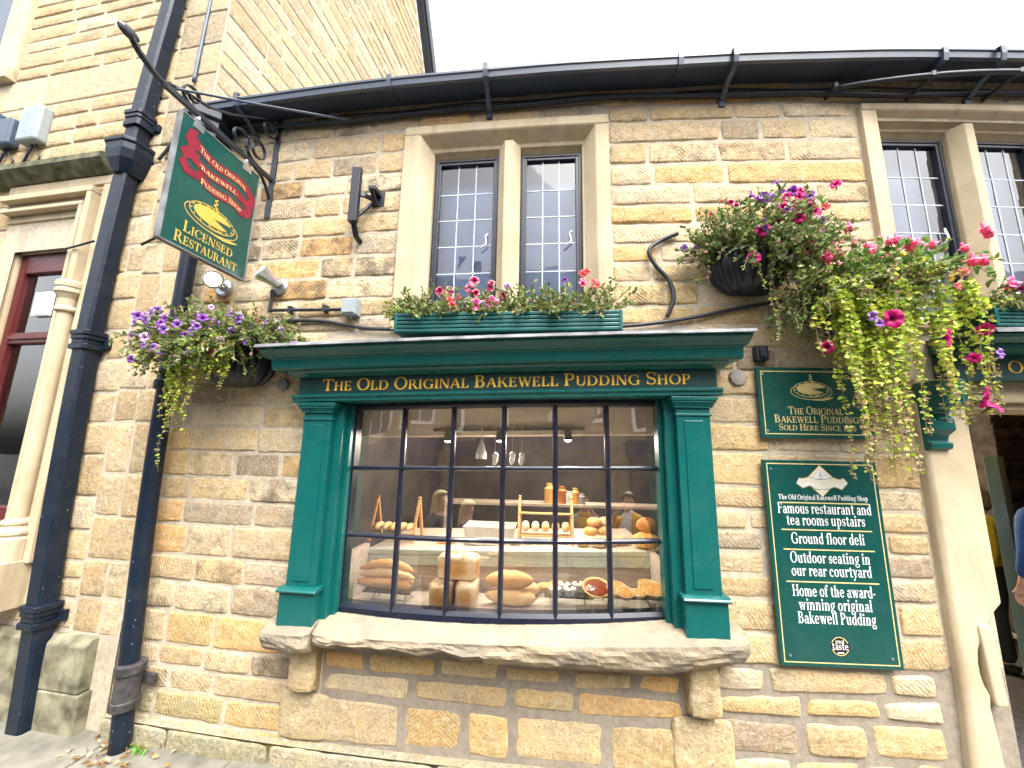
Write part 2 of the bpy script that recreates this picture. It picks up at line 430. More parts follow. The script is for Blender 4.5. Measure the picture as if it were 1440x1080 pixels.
# ---------------------------------------------------------------- ground
def sheet(name, pts, mat, kind='structure'):
    me = bpy.data.meshes.new(name); me.from_pydata(pts, [], [tuple(range(len(pts)))]); me.materials.append(mat)
    return tag(link_obj(name, me), kind=kind)
sheet('road', [(-90, -90, -.40), (90, -90, -.40), (90, 90, -.40), (-90, 90, -.40)], M['asphalt'])
def slab(mb, a, b, c, d, z0, z1, ch=.006):
    pts = [Vector((*p, z1)) for p in (a, b, c, d)]; cen = sum(pts, Vector()) / 4
    lo = [mb.vert(p.x, -p.y, z0) for p in pts]; m1 = [mb.vert(p.x, -p.y, z1 - ch) for p in pts]
    tp = []
    for p in pts:
        q = p + (cen - p).normalized() * ch * 1.4; tp.append(mb.vert(q.x, -q.y, z1))
    for r0, r1 in ((lo, m1), (m1, tp)):
        for k in range(4): mb.face((r0[k], r0[(k + 1) % 4], r1[(k + 1) % 4], r1[k]))
    mb.face(tp)
def pavement():
    mb = MB(); rnd = random.Random(3)
    rows = [-.035, .50, 1.12, 1.62]            # distance out from the wall
    for r in range(3):
        x = -7.5 + .31 * r
        while x < 4.2:
            w = rnd.uniform(.55, .95); x1 = x + w; g = .006; dz = rnd.uniform(-.004, .004)
            if not (x1 > 2.55 and r == 0 and x < 3.6):
                A = [PW(x + g, rows[r] + g, 0), PW(x1 - g, rows[r] + g, 0), PW(x1 - g, rows[r + 1] - g, 0), PW(x + g, rows[r + 1] - g, 0)]
                slab(mb, *[(p.x, p.y) for p in A], -.14, -.012 + dz)
            x = x1
    tag(rigid('pavement', mb, M['flag']), kind='structure')
    kb = MB(); kb.sweep([(1.64, -.4), (1.64, -.012), (1.76, -.018), (1.79, -.4)], -9, 6, 40)
    tag(curved('kerb', kb, M['concrete'], bev=.01), kind='structure')
    bed = MB(); bed.sweep([(-.05, -.42), (-.05, -.032), (1.63, -.032), (1.63, -.42)], -9, 6, 40)
    tag(curved('pavement_bed', bed, M['concrete']), kind='structure')
pavement()

# ---------------------------------------------------------------- masonry
TONES = [(.575, .465, .30), (.58, .46, .275), (.61, .515, .355), (.555, .43, .255), (.63, .54, .385), (.51, .415, .275), (.59, .475, .305)]
OCHRE = [(.58, .425, .21), (.60, .40, .19), (.57, .44, .24)]
GREY = [(.43, .36, .26), (.38, .31, .225), (.47, .39, .285)]
def nz(x, y, z): return noise.noise(Vector((x, y, z)))
def stone_block(mb, x0, x1, z0, z1, o=0., tint=(.5, .4, .25), soot=0., tool=None, rnd=.018, bulge=.004, rough=.0035, res=.026, seed=0, m=0, jit=.004):
    w, h = x1 - x0, z1 - z0; rnd = min(rnd, h * .22, w * .22); nx = max(3, int(w / res)); nzz = max(3, int(h / res)); eu, ev = .007 / w, .007 / h
    us = [0, eu] + [eu * 2 + (1 - eu * 4) * i / nx for i in range(nx + 1)] + [1 - eu, 1]; vs = [0, ev] + [ev * 2 + (1 - ev * 4) * i / nzz for i in range(nzz + 1)] + [1 - ev, 1]; nx, nzz = len(us) - 1, len(vs) - 1; rr = random.Random(seed)
    cj = [(rr.uniform(-jit, jit), rr.uniform(-jit, jit)) for _ in range(4)]
    ang, chev = (tool or (0.6, False)); ca, sa = math.cos(ang), math.sin(ang); xc = (x0 + x1) / 2 + rr.uniform(-.1, .1) * w
    ox = rr.uniform(0, 50); rows = []
    for j in range(nzz + 1):
        row = []; v = vs[j]
        for i in range(nx + 1):
            u = us[i]; a, b = 2 * u - 1, 2 * v - 1
            fx = 1 - (2 * rnd / w) * abs(b) ** (h / rnd * .5) * .35; fz = 1 - (2 * rnd / h) * abs(a) ** (w / rnd * .5) * .35
            x = x0 + w * (a * fx + 1) / 2; z = z0 + h * (b * fz + 1) / 2
            x += sum(c[0] * k for c, k in zip(cj, ((1 - u) * (1 - v), u * (1 - v), (1 - u) * v, u * v))) + (nz(x * 12 + ox, z * 12, 1) * .007 + nz(x * 40 + ox, z * 40, 2) * .003) * abs(a) ** 3
            z += sum(c[1] * k for c, k in zip(cj, ((1 - u) * (1 - v), u * (1 - v), (1 - u) * v, u * v))) + (nz(x * 12 + ox, z * 12, 7) * .007 + nz(x * 40 + ox, z * 40, 8) * .003) * abs(b) ** 3
            e = min(u, 1 - u) * w; e = min(e, min(v, 1 - v) * h)
            edge = 1 - math.exp(-e / .006)
            oo = o - .010 * (1 - edge) + bulge * (1 - max(abs(a), abs(b)) ** 3) + (nz(x * 9 + ox, z * 9, 3) + .5 * nz(x * 24 + ox, z * 24, 5)) * rough * edge
            tu = 0 if tool is None else (abs(x - xc) if chev else (x - x0)) * ca + (z - z0) * sa + 1
            row.append(mb.vert(x, oo, z, c=tint, u=tu, so=soot))
        rows.append(row)
    for j in range(nzz):
        for i in range(nx): mb.face((rows[j][i], rows[j][i + 1], rows[j + 1][i + 1], rows[j + 1][i]), m)
def intervals(x0, x1, z0, z1, holes):
    iv = [(x0, x1)]
    for hx0, hx1, hz0, hz1 in holes:
        if z1 <= hz0 + .02 or z0 >= hz1 - .02: continue
        nv = []
        for a, b in iv:
            if hx1 <= a or hx0 >= b: nv.append((a, b)); continue
            if hx0 > a: nv.append((a, hx0))
            if hx1 < b: nv.append((hx1, b))
        iv = nv
    return [(a, b) for a, b in iv if b - a > .03]
def courses(mb, x0, x1, zs, holes, wmin, wmax, joint=.012, seed=1, o=0., pal=None, soot=(0, .2), rnd=.018, bulge=.004, rough=.0035, res=.026, m=0, toolp=.6, mossy=0, jit=.004, pgrey=.14, poch=.16, chevp=.45):
    rr = random.Random(seed)
    for k in range(len(zs) - 1):
        z0, z1 = zs[k] + joint / 2, zs[k + 1] - joint / 2
        for a, b in intervals(x0, x1, z0, z1, holes):
            x = a
            while x < b - .01:
                w = rr.uniform(wmin, wmax) * (1.0 if rr.random() > .15 else 1.35)
                if b - (x + w) < wmin * .75: w = b - x
                t = rr.random()
                base = rr.choice(pal or (GREY if t < pgrey else OCHRE if t < pgrey + poch else TONES))
                g = rr.uniform(.9, 1.12); tint = tuple(q * g for q in base)
                if mossy and z1 < mossy and rr.random() < .6: tint = (tint[0] * .72, tint[1] * .78, tint[2] * .7)
                zz = ((z0, z1),)
                if z1 - z0 > .19 and rr.random() < .12 and w < .3: zz = ((z0, (z0 + z1) / 2 - joint / 2), ((z0 + z1) / 2 + joint / 2, z1))
                for q0, q1 in zz:
                    so = rr.uniform(*soot)
                    tl = (rr.choice((.5, .7, -.6, .9, -.8)), rr.random() < chevp) if rr.random() < toolp else None
                    stone_block(mb, x + joint / 2, x + w - joint / 2, q0, q1, o + rr.uniform(-.004, .005), tint, so, tl, rnd, bulge, rough, res, rr.randint(0, 10 ** 6), m, jit)
                x += w
def backing(mb, xs, zs, holes, o, mfun, step=.25):
    X = sorted(set([round(v, 4) for v in xs])); Z = sorted(set([round(v, 4) for v in zs]))
    fx = []
    for a, b in zip(X[:-1], X[1:]):
        n = max(1, int((b - a) / step)); fx += [a + (b - a) * i / n for i in range(n)]
    fx.append(X[-1])
    for a, b in zip(fx[:-1], fx[1:]):
        for c, d in zip(Z[:-1], Z[1:]):
            cx, cz = (a + b) / 2, (c + d) / 2
            if any(h[0] < cx < h[1] and h[2] < cz < h[3] for h in holes): continue
            mb.face([mb.vert(a, o, c), mb.vert(b, o, c), mb.vert(b, o, d), mb.vert(a, o, d)], mfun(cx, cz))

shop = thing('stone_shop', 'two storey shop of honey coloured rough sandstone with leaded mullioned windows above a green shopfront', 'building', 0, 0, -.06)
H_SHOP = (-1.05, .93, .70, 2.04); H_U1 = (-.68, .52, 2.5, 3.86); H_U2 = (2.35, 3.52, 2.5, 3.88); H_DOOR = (2.54, 3.62, -.3, 2.02)
S_U1 = (-.785, .615, 2.46, 3.94); S_U2 = (2.235, 3.64, 2.46, 3.975)
def shop_wall():
    mb = MB()
    sh = [(-1.24, 1.10, .64, 2.36), S_U1, S_U2, (2.27, 3.9, -.3, 2.36)]
    zl = [-.06, .11, .25, .38, .50, .69, .86, 1.01, 1.20, 1.35, 1.50, 1.66, 1.82, 1.97, 2.13, 2.33]
    courses(mb, -2.50, -1.22, zl, sh, .26, .52, .010, 11, soot=(.05, .56), mossy=.3, pgrey=.13, toolp=.35, chevp=.2)
    zr = [-.06, .22, .39, .50, .63, .79, .95, 1.07, 1.19, 1.30, 1.41, 1.53, 1.72, 1.88, 2.04, 2.19, 2.33]
    courses(mb, 1.10, 2.27, zr[4:], sh, .20, .42, .012, 15, soot=(.06, .50), pgrey=.14, toolp=.5, chevp=.3)
    courses(mb, 1.08, 2.20, zr[:5], sh, .24, .46, .026, 17, rnd=.028, bulge=.007, soot=(-.1, .08), toolp=.15, m=0, jit=.010, pgrey=.05, poch=.4)
    courses(mb, -1.05, .93, [.10, .335, .462, .572, .66], [], .24, .50, .026, 23, rnd=.028, bulge=.007, soot=(-.2, .0), toolp=.1, jit=.012, pgrey=.0, poch=.55, o=-.004)
    zu = [2.33, 2.46, 2.56, 2.69, 2.84, 3.0, 3.16, 3.31, 3.47, 3.62, 3.78, 3.95, 4.08, 4.26]
    courses(mb, -2.50, -.70, zu, sh, .20, .42, .012, 31, soot=(.08, .66), toolp=.8, pgrey=.18, rough=.006)
    zv = [2.33, 2.47, 2.60, 2.75, 2.88, 3.01, 3.15, 3.28, 3.42, 3.58, 3.74, 3.90, 4.02, 4.13, 4.26]
    courses(mb, .52, 4.8, zv, sh, .24, .58, .013, 37, soot=(.0, .5), toolp=.9, chevp=.6, pgrey=.10, poch=.22, rough=.006)
    courses(mb, -.70, .52, [3.94, 4.07, 4.26], sh, .28, .55, .012, 41, soot=(-.05, .25), toolp=.8)
    # corbel stones carrying the sill
    for cx, za, zb in ((-1.135, .33, .63), (1.005, .37, .66)):
        stone_block(mb, cx - .08, cx + .08, za + .03, zb, .065, (.55, .45, .28), -.1, None, .04, .014, .010, .02, 5)
        for side in (-1, 1):
            i = [mb.vert(cx + side * .074, oo, z, c=(.44, .34, .18), u=0, so=0) for oo, z in ((-.02, za + .03), (.058, za + .045), (.058, zb), (-.02, zb))]; mb.face(i, 0)
        stone_block(mb, cx - .15, cx + .15, .10, za + .01, .012, (.52, .43, .27), -.1, None, .03, .008, .006, .024, 9)
    # pavement-level plinth course
    courses(mb, -2.42, 2.2, [-.10, .085], [], .38, .75, .012, 51, o=.045, rnd=.02, soot=(-.1, .15), toolp=0, pal=[(.33, .315, .23), (.37, .34, .25), (.30, .29, .20)])
    t = [(x, .03) for x in ()]
    for i in range(40):
        xa, xb = -2.42 + 4.62 * i / 40, -2.42 + 4.62 * (i + 1) / 40
        mb.face([mb.vert(x, o_, z_, c=(.33, .31, .22), u=0, so=0) for x, o_, z_ in ((xa, -.02, .10), (xb, -.02, .10), (xb, .032, .083), (xa, .032, .083))], 0)
    holes = [H_SHOP, H_U1, H_U2, H_DOOR]
    xs = [-2.55, -1.05, -1.0, .93, 2.2, 4.8] + [v for h in holes for v in h[:2]]; zs = [-.3, .66, 4.3] + [v for h in holes for v in h[2:]]
    backing(mb, xs, zs, holes, -.0055, lambda x, z: 2 if (z < .66 and x > -1.06) else 1)
    curved('wall', mb, [M['stone'], M['mortar'], M['mortar_dark']], shop, smooth=False, recalc=False)
shop_wall()
def roof():
    mb = MB(); mb.sweep([(.10, 4.27), (-2.6, 6.2), (-2.6, 6.14), (.08, 4.21)], -2.35, 5, 30)
    mb.sweep([(-.30, 4.18), (.0, 4.18), (.0, 4.24), (-.30, 4.24)], -2.4, 4.8, 30)
    curved('roof', mb, M['slate'], shop)
roof()
def room(name, parent, x0, x1, o1, z0, z1, mats, open_holes=None, o0=-.16, n=10):
    mb = MB()
    def q(a, b, c, d, m): mb.poly((a, b, c, d), m)
    for i in range(n):
        xa, xb = x0 + (x1 - x0) * i / n, x0 + (x1 - x0) * (i + 1) / n
        q((xa, o0, z0), (xb, o0, z0), (xb, o1, z0), (xa, o1, z0), 0)
        q((xa, o0, z1), (xb, o0, z1), (xb, o1, z1), (xa, o1, z1), 1)
        q((xa, o1, z0), (xb, o1, z0), (xb, o1, z1), (xa, o1, z1), 2)
        if open_holes:                        # front wall of the room with the opening left out
            for c, d in zip(sorted({z0, z1, *[h for oh in open_holes for h in oh[2:]]})[:-1], sorted({z0, z1, *[h for oh in open_holes for h in oh[2:]]})[1:]):
                cx, cz = (xa + xb) / 2, (c + d) / 2
                if any(h[0] < cx < h[1] and h[2] < cz < h[3] for h in open_holes): continue
                q((xa, o0, c), (xb, o0, c), (xb, o0, d), (xa, o0, d), 2)
    for x in (x0, x1): q((x, o0, z0), (x, o1, z0), (x, o1, z1), (x, o0, z1), 2)
    return curved(name, mb, mats, parent, recalc=False)

def mullioned(lights, mull, S, z0, z1, sag=0.):
    x0, x1, zb, zt = S; mb = MB()
    a, b = lights[0][0], lights[-1][1]
    mb.vsweep([(x0, -.16), (x0, .030), (a - .085, .030), (a - .075, .022), (a - .012, -.050), (a, -.056), (a, -.16)], zb, zt - .05, 6)
    mb.vsweep([(x1, -.16), (x1, .028), (b + .085, .028), (b + .075, .020), (b + .012, -.050), (b, -.056), (b, -.16)], zb, zt - .05, 6)
    mb.sweep([(-.16, zt), (.034, zt), (.034, z1 + .125), (.026, z1 + .115), (-.046, z1 + .06), (-.05, z1 + .035), (-.07, z1 + .03), (-.10, z1), (-.16, z1)], x0 + .003, x1 - .003, 12)
    mb.sweep([(-.16, zb - .004), (.036, zb - .004), (.036, z0 - .05), (-.06, z0 + .002), (-.16, z0 + .002)], x0 + .004, x1 - .004, 8)
    for m0, m1 in mull:
        c = (m0 + m1) / 2
        mb.vsweep([(m0, -.158), (m0, -.055), (c - .028, .012), (c + .028, .012), (m1, -.055), (m1, -.158)], z0 - .03, z1 + .045, 6)
    w = curved('window', mb, M['ashlar'], shop, bev=.004)
    bl = MB(); bl.sweep([(-.24, z0 - .03), (-.24, z1 + .04), (-.25, z1 + .04), (-.25, z0 - .03)], a - .06, b + .06, 8); curved('reflection_panel', bl, M['reflection_panel'], w)  # added panel whose pale colour stands in for the reflection in the panes
    for l0, l1 in lights:
        f = MB(); t = .042
        f.box(l0 + .002, l0 + t, -.125, -.085, z0 + .004, z1 - .002); f.box(l1 - t, l1 - .002, -.125, -.085, z0 + .004, z1 - .002)
        f.box(l0 + t, l1 - t, -.124, -.086, z1 - t, z1 - .003); f.box(l0 + t, l1 - t, -.124, -.086, z0 + .005, z0 + t)
        f.box(l0 + .012, l1 - .012, -.086, -.079, z1 - .022, z1 - .010); f.box(l0 + .010, l0 + .022, -.086, -.079, z0 + .02, z1 - .01); f.box(l1 - .022, l1 - .010, -.086, -.079, z0 + .02, z1 - .01)
        curved('casement', f, M['black'], w, bev=.003)
        g = MB(); n = 3; zz = [z1 - t - .20 * k - .025 for k in range(1, 6)]
        gx0, gx1 = l0 + t, l1 - t
        for k in range(1, n): xx = gx0 + (gx1 - gx0) * k / n; g.box(xx - .004, xx + .004, -.112, -.104, z0 + t, z1 - t)
        for z in zz:
            if z > z0 + t + .05: g.box(gx0, gx1, -.111, -.105, z - .004, z + .004)
        curved('lead_came', g, M['came'], w)
        p = MB(); zs = [z1 - t] + [z for z in zz if z > z0 + t + .05] + [z0 + t]; rr = random.Random(int(l0 * 100) + 900)
        for k in range(n):
            for r in range(len(zs) - 1):
                xa, xb = gx0 + (gx1 - gx0) * k / n, gx0 + (gx1 - gx0) * (k + 1) / n; j = lambda: rr.uniform(-.0012, .0012)
                p.poly([(xa, -.108 + j(), zs[r + 1]), (xb, -.108 + j(), zs[r + 1]), (xb, -.108 + j(), zs[r]), (xa, -.108 + j(), zs[r])])
        curved('pane', p, M['glass_up'], w, recalc=False)
        c = MB(); c.tube([(l1 - .07, -.098, z0 + .62), (l1 - .085, -.085, z0 + .60), (l1 - .075, -.08, z0 + .54), (l1 - .12, -.08, z0 + .50)], .006, 6)
        curved('window_catch', c, M['white'], w, smooth=True)
    return w
mullioned([(-.59, -.125), (.025, .445)], [(-.125, .025)], S_U1, 2.55, 3.755)
mullioned([(2.41, 2.85), (3.01, 3.45)], [(2.85, 3.01)], S_U2, 2.55, 3.81)
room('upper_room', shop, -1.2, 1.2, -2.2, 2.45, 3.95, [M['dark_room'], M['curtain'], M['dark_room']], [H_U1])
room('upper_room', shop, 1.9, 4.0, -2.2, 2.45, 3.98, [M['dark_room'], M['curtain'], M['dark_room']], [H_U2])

# doorway: stone jambs, lintel, guard slab
def doorway():
    mb = MB()
    # left jamb monolith cut back below where a slab is set against it
    def rx(z):                                   # right edge of the jamb
        if z > .98: return 2.545
        if z > .86: return 2.545 - .10 * (1 - ((z - .86) / .12)) ** .8 - .0
        if z > .50: return 2.375 + .07 * abs((z - .68) / .18) ** 2.2
        return 2.40 + .08 * (.50 - z)
    zs = [-.12, 0, .15, .3, .42, .5, .55, .6, .65, .7, .76, .82, .86, .90, .94, .98, 1.02, 1.2, 1.5, 1.8, 2.02]
    rows = []
    for z in zs:
        x0 = 2.275 - .05 * max(0, .5 - z); x1 = rx(z); w = nz(z * 5, 3, 2) * .004
        rows.append([mb.vert(x, o_, z) for x, o_ in ((x0, -.25), (x0, .030 + w), (x0 + .02, .045 + w), (x1 - .018, .045 + w), (x1, .028), (x1, -.25))])
    for i in range(len(rows) - 1):
        for k in range(6): mb.face((rows[i][k], rows[i][(k + 1) % 6], rows[i + 1][(k + 1) % 6], rows[i + 1][k]))
    mb.face(rows[0]); mb.face(rows[-1])
    mb.vsweep([(3.61, -.25), (3.61, .045), (3.84, .045), (3.84, -.25)], -.12, 2.02, 8)
    mb.sweep([(-.25, 2.023), (.040, 2.023), (.040, 2.15), (-.25, 2.15)], 2.28, 3.84, 8)
    mb.sweep([(-.25, 1.985), (.0, 1.985), (.0, 2.023), (-.25, 2.023)], 2.545, 3.61, 8)
    d = curved('doorway', mb, M['ashlar'], shop, bev=.008)
    s = MB()
    prof = []
    for t in range(24):
        q = 2 * math.pi * t / 24; prof.append((.042 * math.copysign(abs(math.cos(q)) ** .3, math.cos(q)), .185 * math.copysign(abs(math.sin(q)) ** .16, math.sin(q))))
    lo = [s.vert(2.445 + x - .06 * z, -.03, .695 + z) for x, z in prof]; hi = [s.vert(2.425 + x * .75 - .06 * z, .055, .695 + z) for x, z in prof]
    for k in range(24): s.face((lo[k], lo[(k + 1) % 24], hi[(k + 1) % 24], hi[k]))
    s.face(lo); s.face(hi)
    g = curved('guard_slab', s, M['ashlar'], d, bev=.012)
doorway()
def passage():
    p = room('passage', shop, 2.3, 7.5, -4.5, -.05, 2.25, [M['int_floor'], M['int_ceil'], M['warm_wall']], [H_DOOR], n=14)
    return p
passage()
room('shop_room', shop, -1.75, 2.25, -4.2, .10, 2.30, [M['int_floor'], M['int_ceil'], M['int_wall']], [(-1.06, .94, .70, 2.04)], n=24)

# ---------------------------------------------------------------- neighbouring stone building on the left
hall = thing('stone_building', 'taller stone building on the left with a mahogany red window and moulded stone surround', 'building', -3.6, 0, -.06)
CORNER = PW(-2.42, .03, 0); SD = Vector((.18, .984, 0)).normalized(); SN = Vector((SD.y, -SD.x, 0))
def hall_wall():
    mb = MB(); A0 = (-4.27, -3.20, .85, 3.97); U = (-5.9, -4.66, 4.97, 7.6)
    holes = [A0, U]
    o = .02
    qz = [-.06, .52, .70, .93, 1.12, 1.34, 1.62, 1.84, 2.06, 2.30, 2.52, 2.76, 2.98, 3.20, 3.44, 3.66, 3.90, 4.06, 4.22]
    P = [(.50, .40, .255), (.54, .45, .30), (.47, .37, .225), (.52, .415, .25), (.56, .47, .33)]
    courses(mb, -2.80, -2.44, [.5, .72, .95, 1.22, 1.5, 1.85, 2.08, 2.38, 2.60, 2.95, 3.2, 3.55, 3.8, 4.06], [], .16, .26, .010, 61, o=o, pal=P, soot=(-.15, .15), toolp=.1, bulge=.006, rough=.003, rnd=.014)
    courses(mb, -3.20, -2.80, qz[1:], [], .2, .4, .010, 62, o=o, pal=P, soot=(-.1, .15), toolp=.2, bulge=.006, rnd=.014)
    courses(mb, -8.2, -3.20, qz[1:], holes, .3, .6, .010, 63, o=o, pal=P, soot=(-.1, .2), toolp=.4, bulge=.008, rnd=.014)
    z = 4.06; zs = [4.06]
    while z < 4.6: z += .15; zs.append(z)
    zs[-1] = 4.66
    courses(mb, -8.2, -2.86, zs, holes, .22, .48, .010, 64, o=o, pal=P, soot=(-.2, .25), toolp=.5, bulge=.008, rnd=.016)
    courses(mb, -8.2, -3.1, [4.66, 4.98], holes, .75, .95, .008, 65, o=o + .004, pal=[(.56, .475, .33), (.58, .50, .36)], soot=(-.4, -.2), toolp=0, bulge=.0, rough=.001, rnd=.008, res=.08)
    z = 4.98; zs = [z]; rr = random.Random(8)
    while z < 8.6: z += rr.uniform(.12, .17); zs.append(z)
    courses(mb, -8.2, -2.86, zs, holes, .24, .6, .010, 66, o=o, pal=P, soot=(-.2, .25), toolp=.6, bulge=.007, rnd=.014, res=.04)
    courses(mb, -3.1, -2.86, [4.66, 4.98], [], .2, .3, .010, 67, o=o, pal=P, soot=(-.2, .1), toolp=.2)
    z = 4.06; zs = [z]
    while z < 9.2: z += rr.uniform(.26, .36); zs.append(z)
    courses(mb, -2.86, -2.42, zs, [], .44, .46, .010, 68, o=o + .006, pal=[(.52, .44, .30), (.48, .39, .25), (.40, .345, .25)], soot=(-.3, .0), toolp=0, bulge=.002, rough=.002, rnd=.010, res=.05)
    backing(mb, [-8.2, -4.13, -3.54, -2.42], [-.3, 1.13, 3.24, 9.2], [(-4.13, -3.54, 1.13, 3.24)], o - .0055, lambda x, z: 1)
    wall_ob = curved('wall', mb, [M['stone'], M['mortar']], hall, recalc=False)
    # gable side, seen above the shop roof
    g = MB(); z = 3.9; zs = [z]
    while z < 10.4: z += rr.uniform(.14, .20); zs.append(z)
    for k in range(len(zs) - 1):
        t1 = 3.62 - (zs[k + 1] - 8.8) * .575
        courses(g, .006, t1, zs[k:k + 2], [], .35, .75, .012, 700 + k, o=0, pal=[tuple(q * .84 for q in c) for c in P], soot=(-.15, .30), toolp=.3, bulge=.003, rough=.004, rnd=.012, res=.055)
    g.poly([(0, -.008, 3.8), (6.4, -.008, 3.8), (2.6, -.008, 10.5), (0, -.008, 10.5)], 1)
    off = root_off(hall); sw = link_obj('gable_wall', mesh_of(g, 'gable_wall', [M['stone'], M['mortar']], lambda x, o_, z_: CORNER + SD * x + SN * o_ + Vector((0, 0, z_)) - off, False), hall)
    v = MB()
    def vb(da, db, oa, ob):
        pts = []
        for t, zz in ((7.2, 2.6), (2.55, 10.7)):
            pts.append([v.vert(t + d, o_, zz) for d, o_ in ((da, oa), (db, oa), (db, ob), (da, ob))])
        for k in range(4): v.face((pts[0][k], pts[0][(k + 1) % 4], pts[1][(k + 1) % 4], pts[1][k]))
        v.face(pts[0]); v.face(pts[1])
    vb(.02, .10, -.02, .10); vb(.10, .30, -.02, .14)
    link_obj('verge_board', mesh_of(v, 'verge_board', M['iron'], lambda x, o_, z_: CORNER + SD * x + SN * o_ + Vector((0, 0, z_)) - off), hall)
hall_wall()
def hall_trim():
    pl = MB()
    for xa, xb, zt in ((-8, -4.3, .5), (-4.295, -3.52, .56), (-3.515, -2.88, .50)):
        pl.sweep([(-.02, -.12), (.07, -.12), (.07, zt - .04), (.045, zt), (-.02, zt)], xa, xb, 5)
    pl.sweep([(-.02, -.12), (.085, -.12), (.085, .20), (-.02, .20)], -2.875, -2.55, 2)
    pl.sweep([(-.02, .204), (.083, .204), (.083, .46), (.05, .50), (-.02, .50)], -2.875, -2.57, 2)
    curved('plinth', pl, simple('mossy_plinth_stone', (.20, .185, .125), .95, .6, 9, 0, .1, 1.0, 18), hall, bev=.008)
    sc = MB(); sc.sweep([(.0, 3.82), (.07, 3.83), (.14, 3.88), (.16, 3.90), (.16, 3.945), (.12, 3.965), (.0, 3.985)], -8, -3.21, 20)
    curved('drip_moulding', sc, M['moss_stone'], hall)
    w = MB(); xl = -4.27
    def band(xr, zt, wd, o0, o1, k, xl=xl):
        w.sweep([(o0, zt - wd), (o1, zt - wd), (o1, zt), (o0, zt)], xl, xr, 6)
        w.vsweep([(xr - wd, o0), (xr - wd, o1 - .002), (xr, o1 - .002), (xr, o0)], .9, zt - wd - .001, 6)
    band(-3.20, 3.815, .075, .0, .062, 0); band(-3.278, 3.737, .03, .0, .045, 1)
    band(-3.310, 3.705, .05, .0, .105, 2); band(-3.362, 3.652, .055, .0, .05, 3)
    band(-3.418, 3.595, .032, .0, .085, 4); band(-3.452, 3.56, .06, -.03, .03, 5); band(-3.514, 3.49, .03, -.1, .008, 6)
    w.sweep([(-.12, 3.24), (-.03, 3.24), (.004, 3.455), (-.12, 3.455)], xl, -3.54, 6)
    w.vsweep([(-3.545, -.16), (-3.545, -.0), (-3.50, .0), (-3.50, -.16)], .9, 3.455, 4)
    w.vsweep([(-4.27, -.16), (-4.27, .05), (-4.20, .05), (-4.137, -.02), (-4.137, -.16)], .9, 3.24, 6)
    w.sweep([(-.16, .98), (.10, .98), (.10, 1.05), (-.05, 1.13), (-.16, 1.13)], -4.3, -3.40, 6)
    win = curved('window', w, M['ashlar'], hall, bev=.006)
    f = MB(); a, b, z0, z1 = -4.135, -3.545, 1.13, 3.24
    for x0, x1, zz0, zz1 in ((a, a + .075, z0, z1), (b - .06, b, z0, z1), (a + .075, b - .06, z1 - .17, z1), (a + .075, b - .06, z0, z0 + .10), (a + .075, b - .06, 2.47, 2.56)):
        f.box(x0, x1, -.11, -.035, zz0, zz1)
    f.box(a + .075, b - .06, -.036, -.022, 2.50, 2.535)
    curved('sash_frame', f, M['red_frame'], win, bev=.006)
    p = MB(); p.box(a + .07, b - .055, -.075, -.068, z0 + .09, 2.48); p.box(a + .07, b - .055, -.075, -.068, 2.55, z1 - .16)
    curved('pane', p, M['glass_red'], win)
    v = MB(); v.box(-3.90, -3.73, -.067, -.04, 2.70, 2.90); 
    for k in range(8): v.box(-3.89, -3.74, -.041, -.034, 2.712 + k * .023, 2.722 + k * .023)
    curved('vent', v, M['white'], win, bev=.003)
    c = MB(); cx, co = -3.345, .07
    c.lathe([(.045, 1.19), (.043, 2.66)], (cx, co, 0), 20)
    c.lathe([(.05, 2.66), (.062, 2.665), (.066, 2.68), (.06, 2.695), (.052, 2.70), (.055, 2.76), (.075, 2.80), (.084, 2.805), (.084, 2.83), (.078, 2.835), (.086, 2.85), (.086, 2.885), (.07, 2.90)], (cx, co, 0), 20)
    c.lathe([(.04, 2.90), (.04, 3.55)], (cx - .012, co - .01, 0), 14)
    c.lathe([(.10, .92), (.10, 1.06), (.085, 1.075), (.095, 1.09), (.095, 1.11), (.078, 1.125), (.07, 1.14), (.078, 1.155), (.075, 1.175), (.052, 1.19)], (cx, co, 0), 20)
    c.box(cx - .11, cx + .11, 0, .18, .62, .92)
    curved('column', c, M['ashlar'], hall, smooth=False, bev=.004)
    b2 = MB(); b2.lathe([(.0, 0), (.02, 0)], (0, 0, 0), 6)
    # upper window, a corner of it in view
    u = MB(); u.vsweep([(-4.98, -.2), (-4.98, .0), (-4.93, .05), (-4.66, .05), (-4.66, -.2)], 4.99, 7.6, 6); u.sweep([(-.1, 4.98), (.09, 4.98), (.09, 5.10), (-.1, 5.14)], -6.0, -4.66, 6)
    uw = curved('window', u, M['ashlar'], hall, bev=.006)
    uf = MB(); uf.box(-5.9, -4.985, .012, .018, 5.14, 7.6); curved('pane', uf, simple('dark_window_glass', (.05, .07, .10), .06, .2, 3), uw)
    room('hall_room', hall, -4.6, -3.0, -1.6, .9, 3.6, [M['dark_room'], M['dark_room'], M['int_wall']], [(-4.2, -3.5, 1.13, 3.24)], n=6)
hall_trim()
